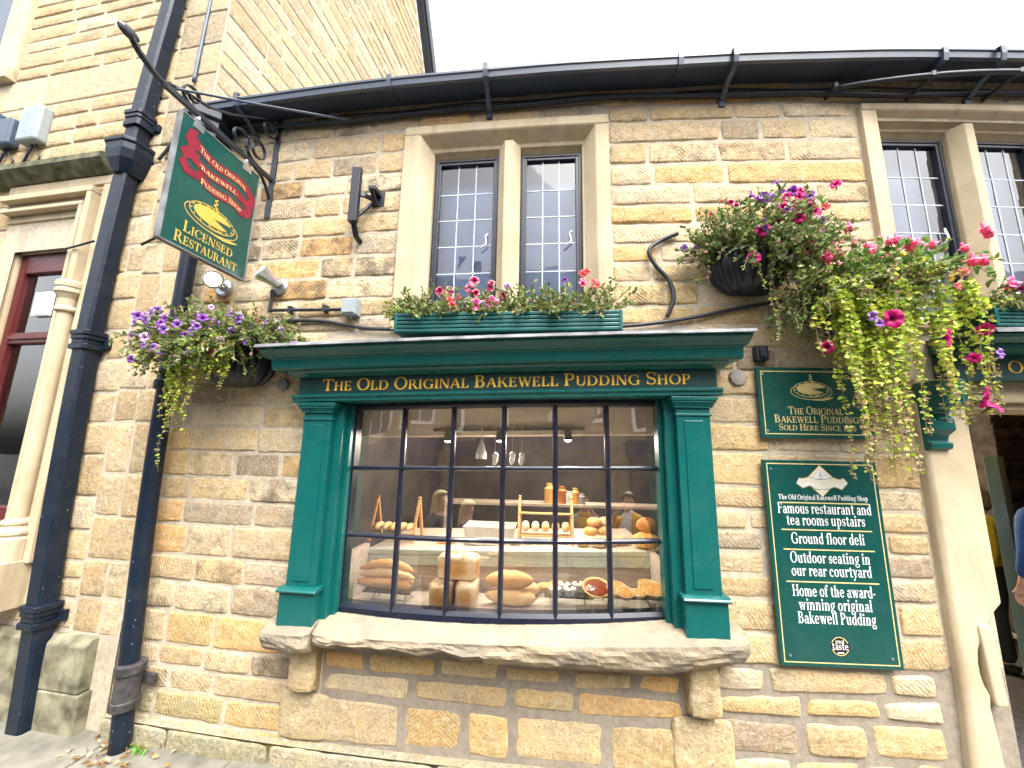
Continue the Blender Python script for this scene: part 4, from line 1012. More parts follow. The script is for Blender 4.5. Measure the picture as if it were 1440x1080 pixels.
def square_pipe():
    t = thing('drainpipe', 'square black drainpipe with a hopper head on the left building', 'drainpipe', -2.98, .07, -.06)
    def sq(mb, x, o, hx, ho, z0, z1, ch=.02):
        mb.vsweep([(x - hx + ch, o - ho), (x + hx - ch, o - ho), (x + hx, o - ho + ch), (x + hx, o + ho - ch), (x + hx - ch, o + ho), (x - hx + ch, o + ho), (x - hx, o + ho - ch), (x - hx, o - ho + ch)], z0, z1)
    px, po = -2.905, .09
    p = MB()
    def lean(z): return -.14 * math.sin(math.pi * max(0, min(1, z / 5.4)))
    prof = lambda x: [(x - .045, po - .055), (x + .045, po - .055), (x + .06, po - .04), (x + .06, po + .035), (x + .045, po + .05), (x - .045, po + .05), (x - .06, po + .035), (x - .06, po - .04)]
    zs = [-.06 + 9.2 * i / 40 for i in range(41)]; rows = [[p.vert(x, o, z) for x, o in prof(px + lean(z))] for z in zs]
    for i in range(40):
        for k in range(8): p.face((rows[i][k], rows[i][(k + 1) % 8], rows[i + 1][(k + 1) % 8], rows[i + 1][k]))
    p.face(rows[-1]); curved('pipe', p, M['pipe'], t)
    h = MB(); k = [( .075, 3.74, .05), (.09, 3.77, .06), (.115, 3.84, .085), (.128, 3.91, .095), (.128, 3.965, .095), (.138, 3.97, .105), (.138, 4.0, .105), (.12, 4.005, .09)]; hx0 = lean(3.88)
    rows = []
    for hx, z, ho in k:
        c = .05; rows.append([h.vert(px + hx0 + a, o, z) for a, o in ((-hx, .0), (hx, .0), (hx, .06 + ho), (hx - c, .08 + ho + c * .6), (-hx + c, .08 + ho + c * .6), (-hx, .06 + ho))])
    for i in range(len(rows) - 1):
        for q in range(6): h.face((rows[i][q], rows[i][(q + 1) % 6], rows[i + 1][(q + 1) % 6], rows[i + 1][q]))
    h.face(rows[0]); h.face(rows[-1]); curved('hopper_head', h, M['pipe'], t, bev=.006)
    for z, s in ((4.22, 1), (2.42, 1), (.62, 1)):
        c = MB()
        for dz, e, hh in ((-.065, .018, .036), (-.026, .010, .028), (.006, .016, .028), (.038, .022, .032)):
            x = px + lean(z); sq(c, x, po, .06 + e, .05 + e, z + dz, z + dz + hh, .018)
        c.box(x - .12, x + .12, .02, .045, z - .045, z + .02); curved('collar', c, M['pipe'], t, bev=.003)
    t2 = thing('drainpipe', 'round black drainpipe behind the hanging sign, running down beside the left basket', 'drainpipe', -2.33, .08, -.06)
    p = MB(); cx = lambda z: -2.18 - .115 * math.sin(max(0, min(1, z / 2.2)) * math.pi / 2)
    pts = [(cx(z), .095, z) for z in [-.08 + 3.9 * i / 30 for i in range(31)]]
    p.tube(pts, .049, 18); curved('pipe', p, M['pipe'], t2, smooth=True)
    s = MB(); z = .22
    for a, r in ((.0, .068), (.19, .074)): s.lathe([(.058, z + a - .03), (r, z + a - .022), (r, z + a + .018), (.058, z + a + .024)], (cx(z), .095, 0), 18)
    s.lathe([(.061, z - .01), (.061, z + .19)], (cx(z), .095, 0), 18)
    s.box(cx(z) - .02, cx(z) + .11, .02, .045, z + .08, z + .13); curved('pipe_socket', s, simple('rusty_pipe_collar', (.045, .04, .042), .6, .6, 25), t2)
    b = MB(); b.lathe([(.085, 3.72), (.10, 3.76), (.10, 3.86), (.12, 3.90), (.12, 3.94), (.14, 3.96), (.14, 4.02), (.16, 4.04), (.16, 4.10)], (-2.28, .13, 0), 6, a0=R(15), a1=R(375))
    curved('hopper_head', b, M['pipe'], t2, bev=.004)
    s = MB(); s.lathe([(.056, 2.06), (.066, 2.07), (.066, 2.12), (.056, 2.13)], (cx(2.1), .095, 0), 18); curved('collar', s, M['pipe'], t2)
square_pipe()
def cable(pts, r, label, mat='iron', name='cable', sm=8):
    P = [Vector(p) for p in pts]; out = []
    for i in range(len(P) - 1):                    # Catmull-Rom
        a, b, c, d = P[max(i - 1, 0)], P[i], P[i + 1], P[min(i + 2, len(P) - 1)]
        for k in range(sm):
            t = k / sm; out.append(.5 * ((2 * b) + (c - a) * t + (2 * a - 5 * b + 4 * c - d) * t * t + (3 * b - a - 3 * c + d) * t ** 3))
    out.append(P[-1]); mb = MB(); mb.tube(out, r, 6)
    return tag(curved(name, mb, M[mat], smooth=True), label, 'cable')
cable([(-1.55, .02, 2.54), (-1.25, .025, 2.525), (-.95, .02, 2.47), (-.62, .02, 2.46), (.0, .02, 2.47), (.62, .02, 2.46), (1.0, .02, 2.50), (1.35, .02, 2.57), (1.63, .025, 2.62)], .012, 'black cable sagging along the wall behind the green window box')
cable([(.93, .02, 2.52), (.97, .03, 2.63), (.95, .025, 2.75), (.87, .025, 2.86), (.84, .03, 2.95), (.92, .02, 3.02), (1.02, .03, 3.06)], .013, 'black cable looping up the wall beneath the upper right hanging basket')
cable([(-2.55, .03, 4.35), (-2.62, .05, 4.28), (-2.72, .04, 4.05), (-2.80, .05, 3.9)], .012, 'mossy cable curling from the eaves to the square drainpipe')
cable([(-2.46, .04, 4.1), (-2.48, .05, 3.8), (-2.52, .04, 3.5), (-2.60, .05, 3.28), (-2.80, .05, 3.18)], .010, 'thin cable dropping beside the hanging sign to the square drainpipe')
cable([(-2.60, .03, 7.2), (-2.60, .03, 6.0), (-2.62, .03, 5.2), (-2.62, .04, 4.6)], .014, 'grey cable running down the tall corner of the left building', 'blue_plastic')
cable([(-3.19, .09, 3.22), (-3.30, .12, 3.17), (-3.44, .10, 3.17)], .008, 'thin dark cable tied across the stone moulding beside the square drainpipe')
c = MB(); c.tube([(-1.66, .03, 2.615), (-1.08, .03, 2.60)], .012, 8); c.tube([(-1.655, .03, 2.60), (-1.655, .03, 2.76)], .012, 8)
for x in (-1.5, -1.25): c.box(x - .012, x + .012, 0, .045, 2.59, 2.635)
tag(curved('conduit', c, M['iron']), 'short black conduit joining the grey spotlight to the junction box', 'pipe')
j = MB(); j.box(-.05, .05, 0, .07, -.055, .055); j.box(-.042, .042, .07, .078, -.047, .047); j.tube([(-.06, .03, -.0), (-.04, .03, 0)], .014, 8); j.tube([(.0, .03, -.07), (0, .03, -.05)], .014, 8)
solo('junction_box', j, M['grey_plastic'], 'small grey junction box on the wall left of the green window box', 'electrical box', -1.06, 0, 2.61, bev=.012)
# spotlights
def spotlight(label, x, z, aim, lit):
    t = thing('spotlight', label, 'spotlight', x, 0, z, rigid=True)
    b = MB(); b.lathe([(.065, 0), (.065, .018), (.05, .028), (0, .03)], (0, 0, 0), 20, ax='o'); rigid('base_plate', b, M['steel'], t, smooth=False)
    a = MB(); a.tube([(0, .02, 0), (0, .07, .01), Vector((0, .07, .01)) + Vector(aim) * .02], .014, 8); rigid('arm', a, M['steel'], t)
    d = Vector(aim).normalized(); p0 = Vector((0, .08, .015)); h = MB()
    h.tube([p0 - d * .05, p0 - d * .045, p0, p0 + d * .05, p0 + d * .085, p0 + d * .09], [.018, .03, .036, .052, .062, .058], 18); rigid('lamp_head', h, M['steel'], t)
    l = MB(); l.tube([p0 + d * .089, p0 + d * .094], [.050, .045], 18); rigid('lamp_glass', l, M['lamp_warm'] if lit else M['paleblue'], t)
    if lit:
        r_ = MB(); r_.tube([p0 + d * .095, p0 + d * .098], .02, 12); rigid('bulb', r_, emit_mat('lit_bulb', (1, .85, .6), 60), t)
    return t
spotlight('chrome spotlight switched on and glowing just below the hanging sign', -2.06, 2.80, (.62, .75, -.12), True)
spotlight('unlit silver spotlight tilted up, right of the glowing one', -1.62, 2.79, (-.45, .75, .40), False)
# little fittings
def wall_bracket():
    t = thing('wall_bracket', 'empty black iron bracket standing out from the wall left of the upper window', 'bracket', -.98, 0, 3.4, rigid=True)
    b = MB(); b.box(-.012, .075, .0, .012, -.05, .06); b.box(.0, .05, .0, .10, .02, .05); b.strap([(.02, .01, -.04), (.02, .05, -.02), (.02, .10, .03)], .03, .012)
    rigid('wall_plate', b, M['iron'], t, bev=.002)
    a = MB(); a.box(-.115, -.055, .09, .125, -.22, .18); a.strap([(-.085, .0, -.30), (-.085, .05, -.29), (-.085, .105, -.20)], .035, .02); a.strap([(.0, .02, .0), (-.04, .07, .0), (-.085, .095, .0)], .03, .02, (0, 0, 1)); a.strap([(-.0, .02, -.02), (-.05, .06, -.12), (-.085, .09, -.18)], .02, .016, (0, 1, 0)); rigid('bar', a, M['iron'], t, bev=.003)
wall_bracket()
def iron_rail():
    t = thing('iron_rail', 'curved black iron rail on short stays under the gutter at the right', 'rail', 2.6, .1, 4.0)
    m = MB(); pts = []
    for i in range(33):
        u = i / 32; x = 2.03 + 2.2 * u; pts.append((x, .065 + .125 * math.sin(math.pi * min(1, u * 1.0)) ** .8, 4.045))
    m.tube(pts, .016, 10); curved('rail_tube', m, M['iron'], t, smooth=True)
    for x in (2.04, 2.57, 3.07, 3.6):
        o = [p for p in pts if p[0] >= x - .01][0][1]; s = MB(); s.tube([(x, -.01, 4.04), (x, o, 4.045)], .011, 8); s.tube([(x, o, 4.03), (x, o, 4.06)], .021, 8); curved('stay', s, M['iron'], t)
iron_rail()
a = MB(); a.box(-.035, .035, 0, .05, -.045, .045); a.box(-.02, .02, .05, .065, -.03, .03)
solo('alarm_sounder', a, M['iron'], 'small dark alarm box on the wall right of the cornice end', 'alarm', 1.45, 0, 2.29, bev=.01)
a = MB(); a.lathe([(.042, 0), (.040, .012), (.02, .016), (0, .016)], (0, 0, 0), 8, ax='o')
solo('wall_tie', a, M['lead'], 'round dark pattress plate on the wall left of the shop fascia', 'wall plate', -1.50, .01, 2.10, bev=.002)
a = MB(); a.lathe([(.05, 0), (.046, .014), (.02, .018), (0, .018)], (0, 0, 0), 10, ax='o')
solo('wall_tie', a, M['concrete'], 'round pale stone plug in the wall right of the shop fascia', 'wall plate', 1.315, .01, 2.15, bev=.002)
for i, (x, z, w, h, dp, mt, lb) in enumerate(((-4.17, 4.40, .115, .17, .09, 'grey_plastic', 'pale grey electrical box highest and furthest right above the stone moulding'), (-4.47, 4.36, .10, .13, .09, 'blue_plastic', 'slate blue electrical box beside the pale grey box'), (-4.74, 4.42, .13, .18, .10, 'blue_plastic', 'dark blue electrical box cut off by the left edge of the view'))):
    t = thing('electrical_box', lb, 'electrical box', x, 0, z, rigid=True, group='electrical boxes on the left building')
    b = MB(); b.box(-w, w, .02, .02 + dp, -h, h); rigid('box_body', b, M[mt], t, bev=.02)
    b = MB(); b.tube([(.0, .05, -h), (-.02, .05, -h - .06), (-.08, .04, -h - .16), (-.2, .03, -h - .2)], .01, 6); b.tube([(.04, .05, -h), (.06, .05, -h - .08), (.1, .04, -h - .12), (.05, .03, -h - .2)], .006, 6); rigid('cable_tail', b, M['iron'], t, smooth=True)
# ---------------------------------------------------------------- hanging sign on its scrolled bracket
def spiral(c, r0, r1, a0, a1, n=28, x=0):
    out = []
    for i in range(n + 1):
        t = i / n; r = r0 + (r1 - r0) * t; q = R(a0 + (a1 - a0) * t); out.append((x, c[0] + r * math.cos(q), c[1] + r * math.sin(q)))
    return out
def sign_bracket():
    t = thing('sign_bracket', 'wrought iron bracket with scrolls holding the hanging sign', 'bracket', -1.80, 0, 3.5, rigid=True)
    b = MB(); b.box(-.022, .022, 0, .012, -.17, .66); rigid('wall_bar', b, M['iron'], t, bev=.002)
    a = MB(); a.box(-.012, .012, .0, .78, .12, .15); rigid('arm', a, M['iron'], t, bev=.002)
    l = MB(); l.strap([(0, .76, .135), (0, .83, .15), (0, .90, .185), (0, .95, .23)], .03, .012)
    l.blob((0, .955, .235), (.02, .05, .03), 1, 10, 6); rigid('leaf_tip', l, M['iron'], t)
    s = MB()
    s.strap([(0, .012, .56), (0, .06, .565), (0, .14, .53), (0, .25, .44), (0, .38, .33), (0, .52, .24), (0, .66, .20), (0, .76, .155)], .022, .008)
    s.strap(spiral((.085, .50), .075, .03, 120, 520), .022, .007)
    s.strap(spiral((.16, .255), .105, .03, -95, 400), .022, .007)
    s.strap(spiral((.30, .235), .085, .025, 270, -150), .022, .007)
    s.strap(spiral((.62, .215), .065, .022, -90, 330), .022, .007)
    s.strap([(0, .012, -.02), (0, .05, .05), (0, .10, .10), (0, .16, .118)], .022, .007)
    rigid('scroll', s, M['iron'], t)
    r = MB(); r.tube([(0, .72, .16), (.25, .45, .30), (.62, .04, .53)], .007, 6); rigid('tie_rod', r, M['gutter'], t)
    r = MB(); r.tube([(0, .70, .16), (.72, .02, .40)], .005, 6)
    return t
sign_bracket()
def hanging_sign():
    t = thing('hanging_sign', 'dark green hanging sign with red ribbon, gold pudding and lettering', 'sign', -1.80, .40, 3.18, rigid=True)
    W2, H2 = .265, .385
    # local frame of the board: a along the outward direction reversed so that text reads from the right-hand side
    def on(px, pz): return px, pz
    b = MB(); b.box(-.016, .016, -W2, W2, -H2, H2); rigid('board', b, M['sign_green'], t, bev=.003)
    e = MB()
    for a0, a1, z0, z1 in ((-W2 - .004, W2 + .004, H2, H2 + .006), (-W2 - .004, W2 + .004, -H2 - .006, -H2), (W2, W2 + .006, -H2, H2), (-W2 - .006, -W2, -H2, H2)): e.box(-.019, .019, a0, a1, z0, z1)
    rigid('edging', e, M['lead'], t)
    class Face(MB):                                # flat artwork turned to face along +x: its x runs towards the wall
        def poly(s, pts, m=0, c=None): MB.poly(s, [(.0165 + p[1], -p[0], p[2]) for p in pts], m, c)
    rb = Face()
    def band(zc, tilt, x0, x1, w, ph, o, m, w_=0):
        P = []; 
        for i in range(21):
            u = i / 20; x = x0 + (x1 - x0) * u; P.append((x, zc + tilt * (u - .5) + .020 * math.sin(u * math.pi * 2 + ph)))
        ribbon(rb, P, [w] * 21, o, m)
    for k, (o, ex) in enumerate(((.0004, .010), (.0010, 0))):
        m = 1 if k == 0 else 0
        band(.238, -.05, -.185, .205, .050 + ex, 2.6, o, m); band(.150, -.06, -.20, .20, .048 + ex, 2.9, o + .0002, m); band(.065, -.06, -.14, .19, .048 + ex, 2.9, o + .0004, m)
        ribbon(rb, [(-.17, .215), (-.20, .26), (-.195, .31), (-.17, .335)], [.05 + ex, .06 + ex, .045 + ex, .012 + ex], o + .0001, m)
        ribbon(rb, [(-.20, .14), (-.225, .17), (-.20, .195), (-.14, .19)], [.05 + ex, .045 + ex, .045 + ex, .03], o + .0006, m)
        ribbon(rb, [(.20, .22), (.235, .19), (.235, .15), (.205, .125)], [.055 + ex, .05 + ex, .05 + ex, .05 + ex], o + .0003, m)
        ribbon(rb, [(.20, .13), (.228, .10), (.222, .07), (.19, .045)], [.05 + ex, .05 + ex, .05 + ex, .05 + ex], o + .0005, m)
        ribbon(rb, [(-.20, .12), (-.22, .095), (-.20, .07), (-.14, .075)], [.05 + ex, .045 + ex, .04 + ex, .045 + ex], o + .0007, m)
    rigid('ribbon', rb, [M['red'], M['darkred']], t, recalc=False)
    g = Face()
    def wav(zc, ph): return lambda X, Z: (X, Z - .055 * ((X - 0) / .38) + .018 * math.sin((X + .2) / .4 * math.pi * 2 + ph))
    text(g, 'THE OLD ORIGINAL', .02, .222, .034, .33, .0022, 1, fn=wav(0, 2.6)); text(g, '·BAKEWELL·', .0, .134, .034, .27, .0022, 1, fn=wav(0, 2.9)); text(g, 'PUDDING SHOP', .03, .050, .036, .28, .0022, 1, fn=wav(0, 2.9))
    pd = Face(); pudding(pd, .0, -.115, .175, .0006); rigid('pudding_emblem', pd, M['signgold'], t, recalc=False)
    rigid('ribbon_lettering', g, [M['signgold'], M['palegold']], t, recalc=False)
    g = Face(); text(g, 'LICENSED', .0, -.285, .066, .32, .0006, 0); rigid('lettering', g, M['signgold'], t, recalc=False)
    g = Face(); text(g, 'RESTAURANT', .0, -.362, .066, .40, .0006, 0)
    rigid('lettering', g, [M['signgold'], M['palegold']], t, recalc=False)
    for a in (-.17, .17):
        s = MB(); s.box(-.020, .020, a - .03, a + .03, H2 - .035, H2 + .012); s.tube([(0, a, H2), (0, a, H2 + .055)], .006, 6)
        s.lathe([(.012, 0), (.014, .01), (.012, .02)], (0, a, H2 + .035), 10); rigid('hanger', s, M['steel'], t)
        r = MB(); r.lathe([(.011, 0), (.013, .008), (.011, .016)], (.0, a, H2 + .058), 10); rigid('red_seal', r, M['red'], t)
hanging_sign()

# ---------------------------------------------------------------- the two wall signs
def wall_sign_small():
    t = thing('wall_sign', 'small landscape green sign with gold pudding drawing, partly hidden by trailing vines', 'sign', 1.715, .0, 2.005, rigid=True)
    w, h = .308, .203
    b = MB(); b.box(-w, w, .018, .036, -h, h); rigid('board', b, M['sign_green'], t, bev=.003)
    g = MB(); o = .0365
    for x0, x1, z0, z1 in ((-w + .022, w - .022, h - .027, h - .022), (-w + .022, w - .022, -h + .022, -h + .027), (-w + .022, -w + .027, -h + .0271, h - .0271), (w - .027, w - .022, -h + .0271, h - .0271)): g.poly([(x0, o, z0), (x1, o, z0), (x1, o, z1), (x0, o, z1)])
    pd = MB(); pudding(pd, -.01, .075, .115, o); rigid('pudding_emblem', pd, M['palegold'], t, recalc=False)
    rigid('gold_lines', g, M['palegold'], t, recalc=False)
    for s_, z_, h_, w_ in (('THE ORIGINAL', -.068, .044, .30), ('BAKEWELL PUDDING', -.115, .044, .46), ('SOLD HERE SINCE 1865', -.158, .036, .42)):
        g = MB(); text(g, s_, .0, z_, h_, w_, o); rigid('lettering', g, M['palegold'], t, recalc=False)
    s = MB()
    for x, z in ((-w + .035, h - .04), (-w + .035, -h + .04), (w - .035, h - .04), (w - .035, -h + .04)): s.lathe([(.006, .0), (.005, .004), (0, .005)], (x, .036, z), 8, ax='o')
    rigid('screw', s, M['steel'], t)
wall_sign_small()
def wall_sign_big():
    t = thing('wall_sign', 'tall portrait green sign in white lettering about the restaurant, deli and courtyard', 'sign', 1.70, .0, 1.168, rigid=True)
    w, h = .302, .515
    b = MB(); b.box(-w, w, .018, .036, -h, h); rigid('board', b, M['sign_green'], t, bev=.003)
    g = MB(); o = .0365
    for x0, x1, z0, z1 in ((-w + .018, w - .018, h - .023, h - .018), (-w + .018, w - .018, -h + .018, -h + .023), (-w + .018, -w + .023, -h + .0231, h - .0231), (w - .023, w - .018, -h + .0231, h - .0231)): g.poly([(x0, o, z0), (x1, o, z0), (x1, o, z1), (x0, o, z1)])
    for z in (.285, .145, .045, -.115): g.poly([(-.235, o, z), (.235, o, z), (.235, o, z + .006), (-.235, o, z + .006)])
    rigid('gold_lines', g, M['palegold'], t, recalc=False)
    q = MB(); text(q, 'The Old Original Bakewell Pudding Shop', 0, .305, .026, .47, o, sc=0); rigid('lettering', q, M['white'], t, recalc=False)
    L = [('Famous restaurant and', .232, .056, .49), ('tea rooms upstairs', .172, .056, .41), ('Ground floor deli', .078, .056, .38), ('Outdoor seating in', -.018, .056, .41), ('our rear courtyard', -.083, .056, .41), ('Home of the award-', -.182, .056, .42), ('winning original', -.248, .056, .37), ('Bakewell Pudding', -.312, .056, .39)]
    for s, z, hh, ww in L: q = MB(); text(q, s, .0, z, hh, ww, o, sc=0); rigid('lettering', q, M['white'], t, recalc=False)
    d = MB(); cz = .405
    def dia(rx, rz, oo, m): d.poly([(-rx, oo, cz), (0, oo, cz - rz), (rx, oo, cz), (0, oo, cz + rz)], m)
    dia(.088, .084, o, 1); dia(.082, .078, o + .0003, 0); dia(.070, .066, o + .0005, 1); dia(.064, .060, o + .0007, 2)
    ribbon(d, [(-.125, cz + .0), (-.10, cz - .014), (-.06, cz - .002), (-.02, cz - .02), (.03, cz - .016), (.07, cz - .006), (.10, cz - .018), (.13, cz + .004)], [.03, .048, .044, .05, .05, .046, .05, .03], o + .0010, 0)
    ribbon(d, [(-.115, cz - .01), (-.06, cz + .0), (-.02, cz - .02), (.03, cz - .018), (.07, cz - .004), (.12, cz - .004)], [.003] * 6, o + .0016, 1)
    ribbon(d, [(-.115, cz + .008), (-.06, cz + .012), (-.02, cz - .006), (.03, cz - .004), (.07, cz + .01), (.12, cz + .008)], [.003] * 6, o + .0016, 1)
    for ws, oo, m in (([.038, .056, .052, .058, .058, .054, .058, .038], .0009, 3), ): ribbon(d, [(-.125, cz + .0), (-.10, cz - .014), (-.06, cz - .002), (-.02, cz - .02), (.03, cz - .016), (.07, cz - .006), (.10, cz - .018), (.13, cz + .004)], ws, o + oo, m)
    ell(d, 0, cz + .022, .010, .014, o + .0012, 3, th=.004); ribbon(d, [(0, cz + .036), (0, cz + .05)], [.004, .004], o + .0012, 3)
    for xx in (-.03, .03): ribbon(d, [(xx, cz + .012), (xx * .5, cz + .03)], [.003, .003], o + .0012, 1)
    rigid('emblem', d, [M['cream'], M['palegold'], M['paleblue'], simple('emblem_line', (.22, .20, .10), .5)], t, recalc=False)
    e = MB(); z0 = -.415
    ell(e, 0, z0, .047, .047, o, 0); ell(e, 0, z0, .044, .044, o + .0003, 1, 20, 160, .004); ell(e, 0, z0, .044, .044, o + .0003, 1, 200, 340, .004)
    text(e, 'great', 0, z0 + .012, .022, .045, o + .0006, 2, sc=0); text(e, 'taste', 0, z0 - .016, .034, .080, o + .0006, 2, sc=0)
    ribbon(e, [(-.015, z0 - .03), (.015, z0 - .03)], [.006, .006], o + .0006, 2)
    rigid('roundel', e, [simple('black_ink', (.008, .008, .008), .4), M['palegold'], M['white']], t, recalc=False)
    s = MB()
    for x, z in ((-w + .04, h - .05), (-w + .05, -h + .05), (w - .05, -h + .05)): s.lathe([(.006, .0), (.005, .004), (0, .005)], (x, .036, z), 8, ax='o')
    rigid('screw', s, M['steel'], t)
wall_sign_big()
# ---------------------------------------------------------------- plants
GREENS = [(.11, .19, .05), (.15, .23, .06), (.09, .16, .045), (.20, .27, .09), (.25, .29, .14), (.07, .13, .04)]
DRY = [(.30, .24, .12), (.36, .30, .17), (.24, .22, .12), (.33, .20, .14)]
LIME = [(.38, .50, .05), (.48, .55, .08), (.30, .44, .05), (.54, .55, .12), (.34, .46, .06)]
def leaf(mb, p, d, L, W, col, rr):
    d = d.normalized(); s = d.cross(Vector((rr.uniform(-1, 1), rr.uniform(-1, 1), rr.uniform(-.3, 1)))); 
    if s.length < .05: s = d.orthogonal()
    s.normalize(); n = s.cross(d); f = rr.uniform(.05, .35) * W
    b = mb.vert(*p, c=col); t = mb.vert(*(p + d * L - n * f * .6), c=col)
    l1 = mb.vert(*(p + d * L * .35 + s * W * .5 + n * f), c=col); r1 = mb.vert(*(p + d * L * .35 - s * W * .5 + n * f), c=col)
    l2 = mb.vert(*(p + d * L * .72 + s * W * .36 + n * f * .6), c=col); r2 = mb.vert(*(p + d * L * .72 - s * W * .36 + n * f * .6), c=col)
    mb.face((b, r1, r2, t)); mb.face((b, t, l2, l1))
def grow(mb, st, p, d, n, step, droop, L, cols, rr, dens=1.6, r=.0022, dry=.12):
    d = d.normalized(); pts = [p.copy()]
    for i in range(n):
        d = (d + Vector((rr.uniform(-.25, .25), rr.uniform(-.25, .25), rr.uniform(-.2, .2) - droop))).normalized(); p = p + d * step
        if p.y < .03: p.y = .03; d.y = abs(d.y)          # keep clear of the wall
        pts.append(p.copy()); k = dens
        while k > 0:
            if k >= 1 or rr.random() < k:
                c = rr.choice(DRY if rr.random() < dry else cols); g = rr.uniform(.75, 1.3); c = tuple(q * g for q in c)
                ld = (d * .5 + Vector((rr.uniform(-1, 1), rr.uniform(-1, 1), rr.uniform(-.7, .9)))).normalized()
                l = L * 1.28 * rr.uniform(.55, 1.25); leaf(mb, p + d * rr.uniform(-.5, .5) * step, ld, l, l * rr.uniform(.45, .75), c, rr)
            k -= 1
    st.tube([tuple(q) for q in pts[::2] + ([pts[-1]] if len(pts) % 2 == 0 else [])], r, 3, caps=False)
    return p
def vine(mb, st, p, length, rr, L=.02, sway=.02, cols=LIME, tipdry=.35, drift=(0, 0)):
    n = int(length / .0165); pts = [p.copy()]; q0 = rr.uniform(0, 6)
    for i in range(n):
        u = i / n; p = p + Vector((sway * .14 * math.sin(q0 + i * .22) + rr.uniform(-.0022, .0022), .0014 * math.sin(i * .3 + q0), -.0165)); pts.append(p.copy())
        if rr.random() < .10 + tipdry * u * .6: continue
        for sgn in (-1, 1):
            c = rr.choice(DRY if rr.random() < tipdry * u * u * 1.6 else cols); g = rr.uniform(.75, 1.25); c = tuple(k * g for k in c)
            a = rr.uniform(0, 2 * math.pi) if i % 2 else rr.uniform(-.5, .5)
            d = Vector((math.cos(a) * sgn, math.sin(a) * sgn, rr.uniform(-.5, .25))); l = L * 1.38 * rr.uniform(.7, 1.25) * (1 - .45 * u)
            leaf(mb, p, d, l, l * .95, c, rr)
    st.tube([tuple(q) for q in pts[::4] + [pts[-1]]], .0014, 3, caps=False)
# flowers: one mesh of each colour, every bloom its own object
def petunia_mesh(name, col, edge, thr, R_=.027, ruff=0.):
    mb = MB(); n = 30; rings = [(.0, -.016, thr), (.22, -.004, thr), (.45, .003, col), (.78, .006, col), (1.0, .003, edge)]
    rows = []
    for f, h, c in rings:
        row = []
        for k in range(n):
            q = 2 * math.pi * k / n; lob = 1 - .16 * abs(math.cos(2.5 * q)) ** 6 * f; 
            row.append(mb.vert(R_ * f * lob * math.cos(q), h + ruff * f * math.sin(q * 5) * .004 + .004 * f * math.cos(5 * q), R_ * f * lob * math.sin(q), c=c))
        rows.append(row)
    for a, b in zip(rows[:-1], rows[1:]):
        for k in range(n): mb.face((a[k], a[(k + 1) % n], b[(k + 1) % n], b[k]))
    mb.lathe([(.004, -.04), (.005, -.02), (.009, -.012)], (0, 0, 0), 6, ax='o', col=(.12, .18, .05))
    return mesh_of(mb, name, M['petal'], lambda x, o, z: (x, -o, z), recalc=False, smooth=True, weld=False)
def fuchsia_mesh():
    mb = MB(); pk, dp = (.85, .26, .34), (.76, .10, .26)
    for k in range(4):
        q = k * math.pi / 2; d = Vector((math.cos(q), math.sin(q), 0))
        a = Vector((0, 0, 0)); b = d * .014 + Vector((0, 0, -.012)); c = d * .030 + Vector((0, 0, -.010)); s = Vector((-d.y, d.x, 0)) * .008
        mb.poly([tuple(a), tuple(b + s), tuple(c), tuple(b - s)], 0, pk)
    mb.lathe([(.004, .016), (.006, .0), (.012, -.010), (.015, -.022), (.011, -.034)], (0, 0, 0), 10, col=dp)
    for k in range(3): mb.tube([(.003 * k - .003, 0, -.03), (.004 * k - .004, .002, -.055)], .0009, 3, c=pk)
    return mesh_of(mb, 'fuchsia_flower', M['petal'], lambda x, o, z: (x, -o, z), recalc=False, smooth=True, weld=False)
FL = {'violet': petunia_mesh('violet_petunia', (.30, .14, .55), (.48, .32, .72), (.06, .02, .12), .019), 'purple': petunia_mesh('purple_petunia', (.20, .05, .36), (.26, .09, .45), (.03, .0, .06), .019),
      'magenta': petunia_mesh('magenta_petunia', (.46, .003, .15), (.54, .01, .20), (.10, .0, .04), .033), 'pink': petunia_mesh('pink_petunia', (.75, .10, .34), (.86, .42, .60), (.4, .02, .12), .030, 1.5),
      'crimson': petunia_mesh('crimson_petunia', (.36, .0, .07), (.82, .55, .66), (.10, .0, .02), .029), 'dark': petunia_mesh('dark_petunia', (.06, .006, .045), (.09, .012, .07), (.01, .0, .01), .016), 'coral': petunia_mesh('coral_geranium', (.80, .17, .20), (.84, .28, .30), (.55, .05, .08), .022, 2.),
      'lilac': petunia_mesh('lilac_petunia', (.55, .38, .66), (.72, .58, .80), (.25, .10, .35), .021), 'yellow': petunia_mesh('yellow_bloom', (.80, .58, .03), (.85, .66, .08), (.6, .35, .02), .014), 'fuchsia': fuchsia_mesh()}
def flower(parent, kind, p, rr, size=1., face=None):
    ob = bpy.data.objects.new(FL[kind].name, FL[kind]); COL.objects.link(ob); ob.parent = parent
    ob.location = (p[0], -p[1], p[2]); s = 1.22 * size * rr.uniform(.8, 1.2); ob.scale = (s, s, s)
    if kind == 'fuchsia': ob.rotation_euler = (rr.uniform(-.3, .3), rr.uniform(-.3, .3), rr.uniform(0, 6))
    else: ob.rotation_euler = (rr.uniform(-.9, .45) if face is None else face, rr.uniform(-3, 3), rr.uniform(-.9, .9))
    return ob
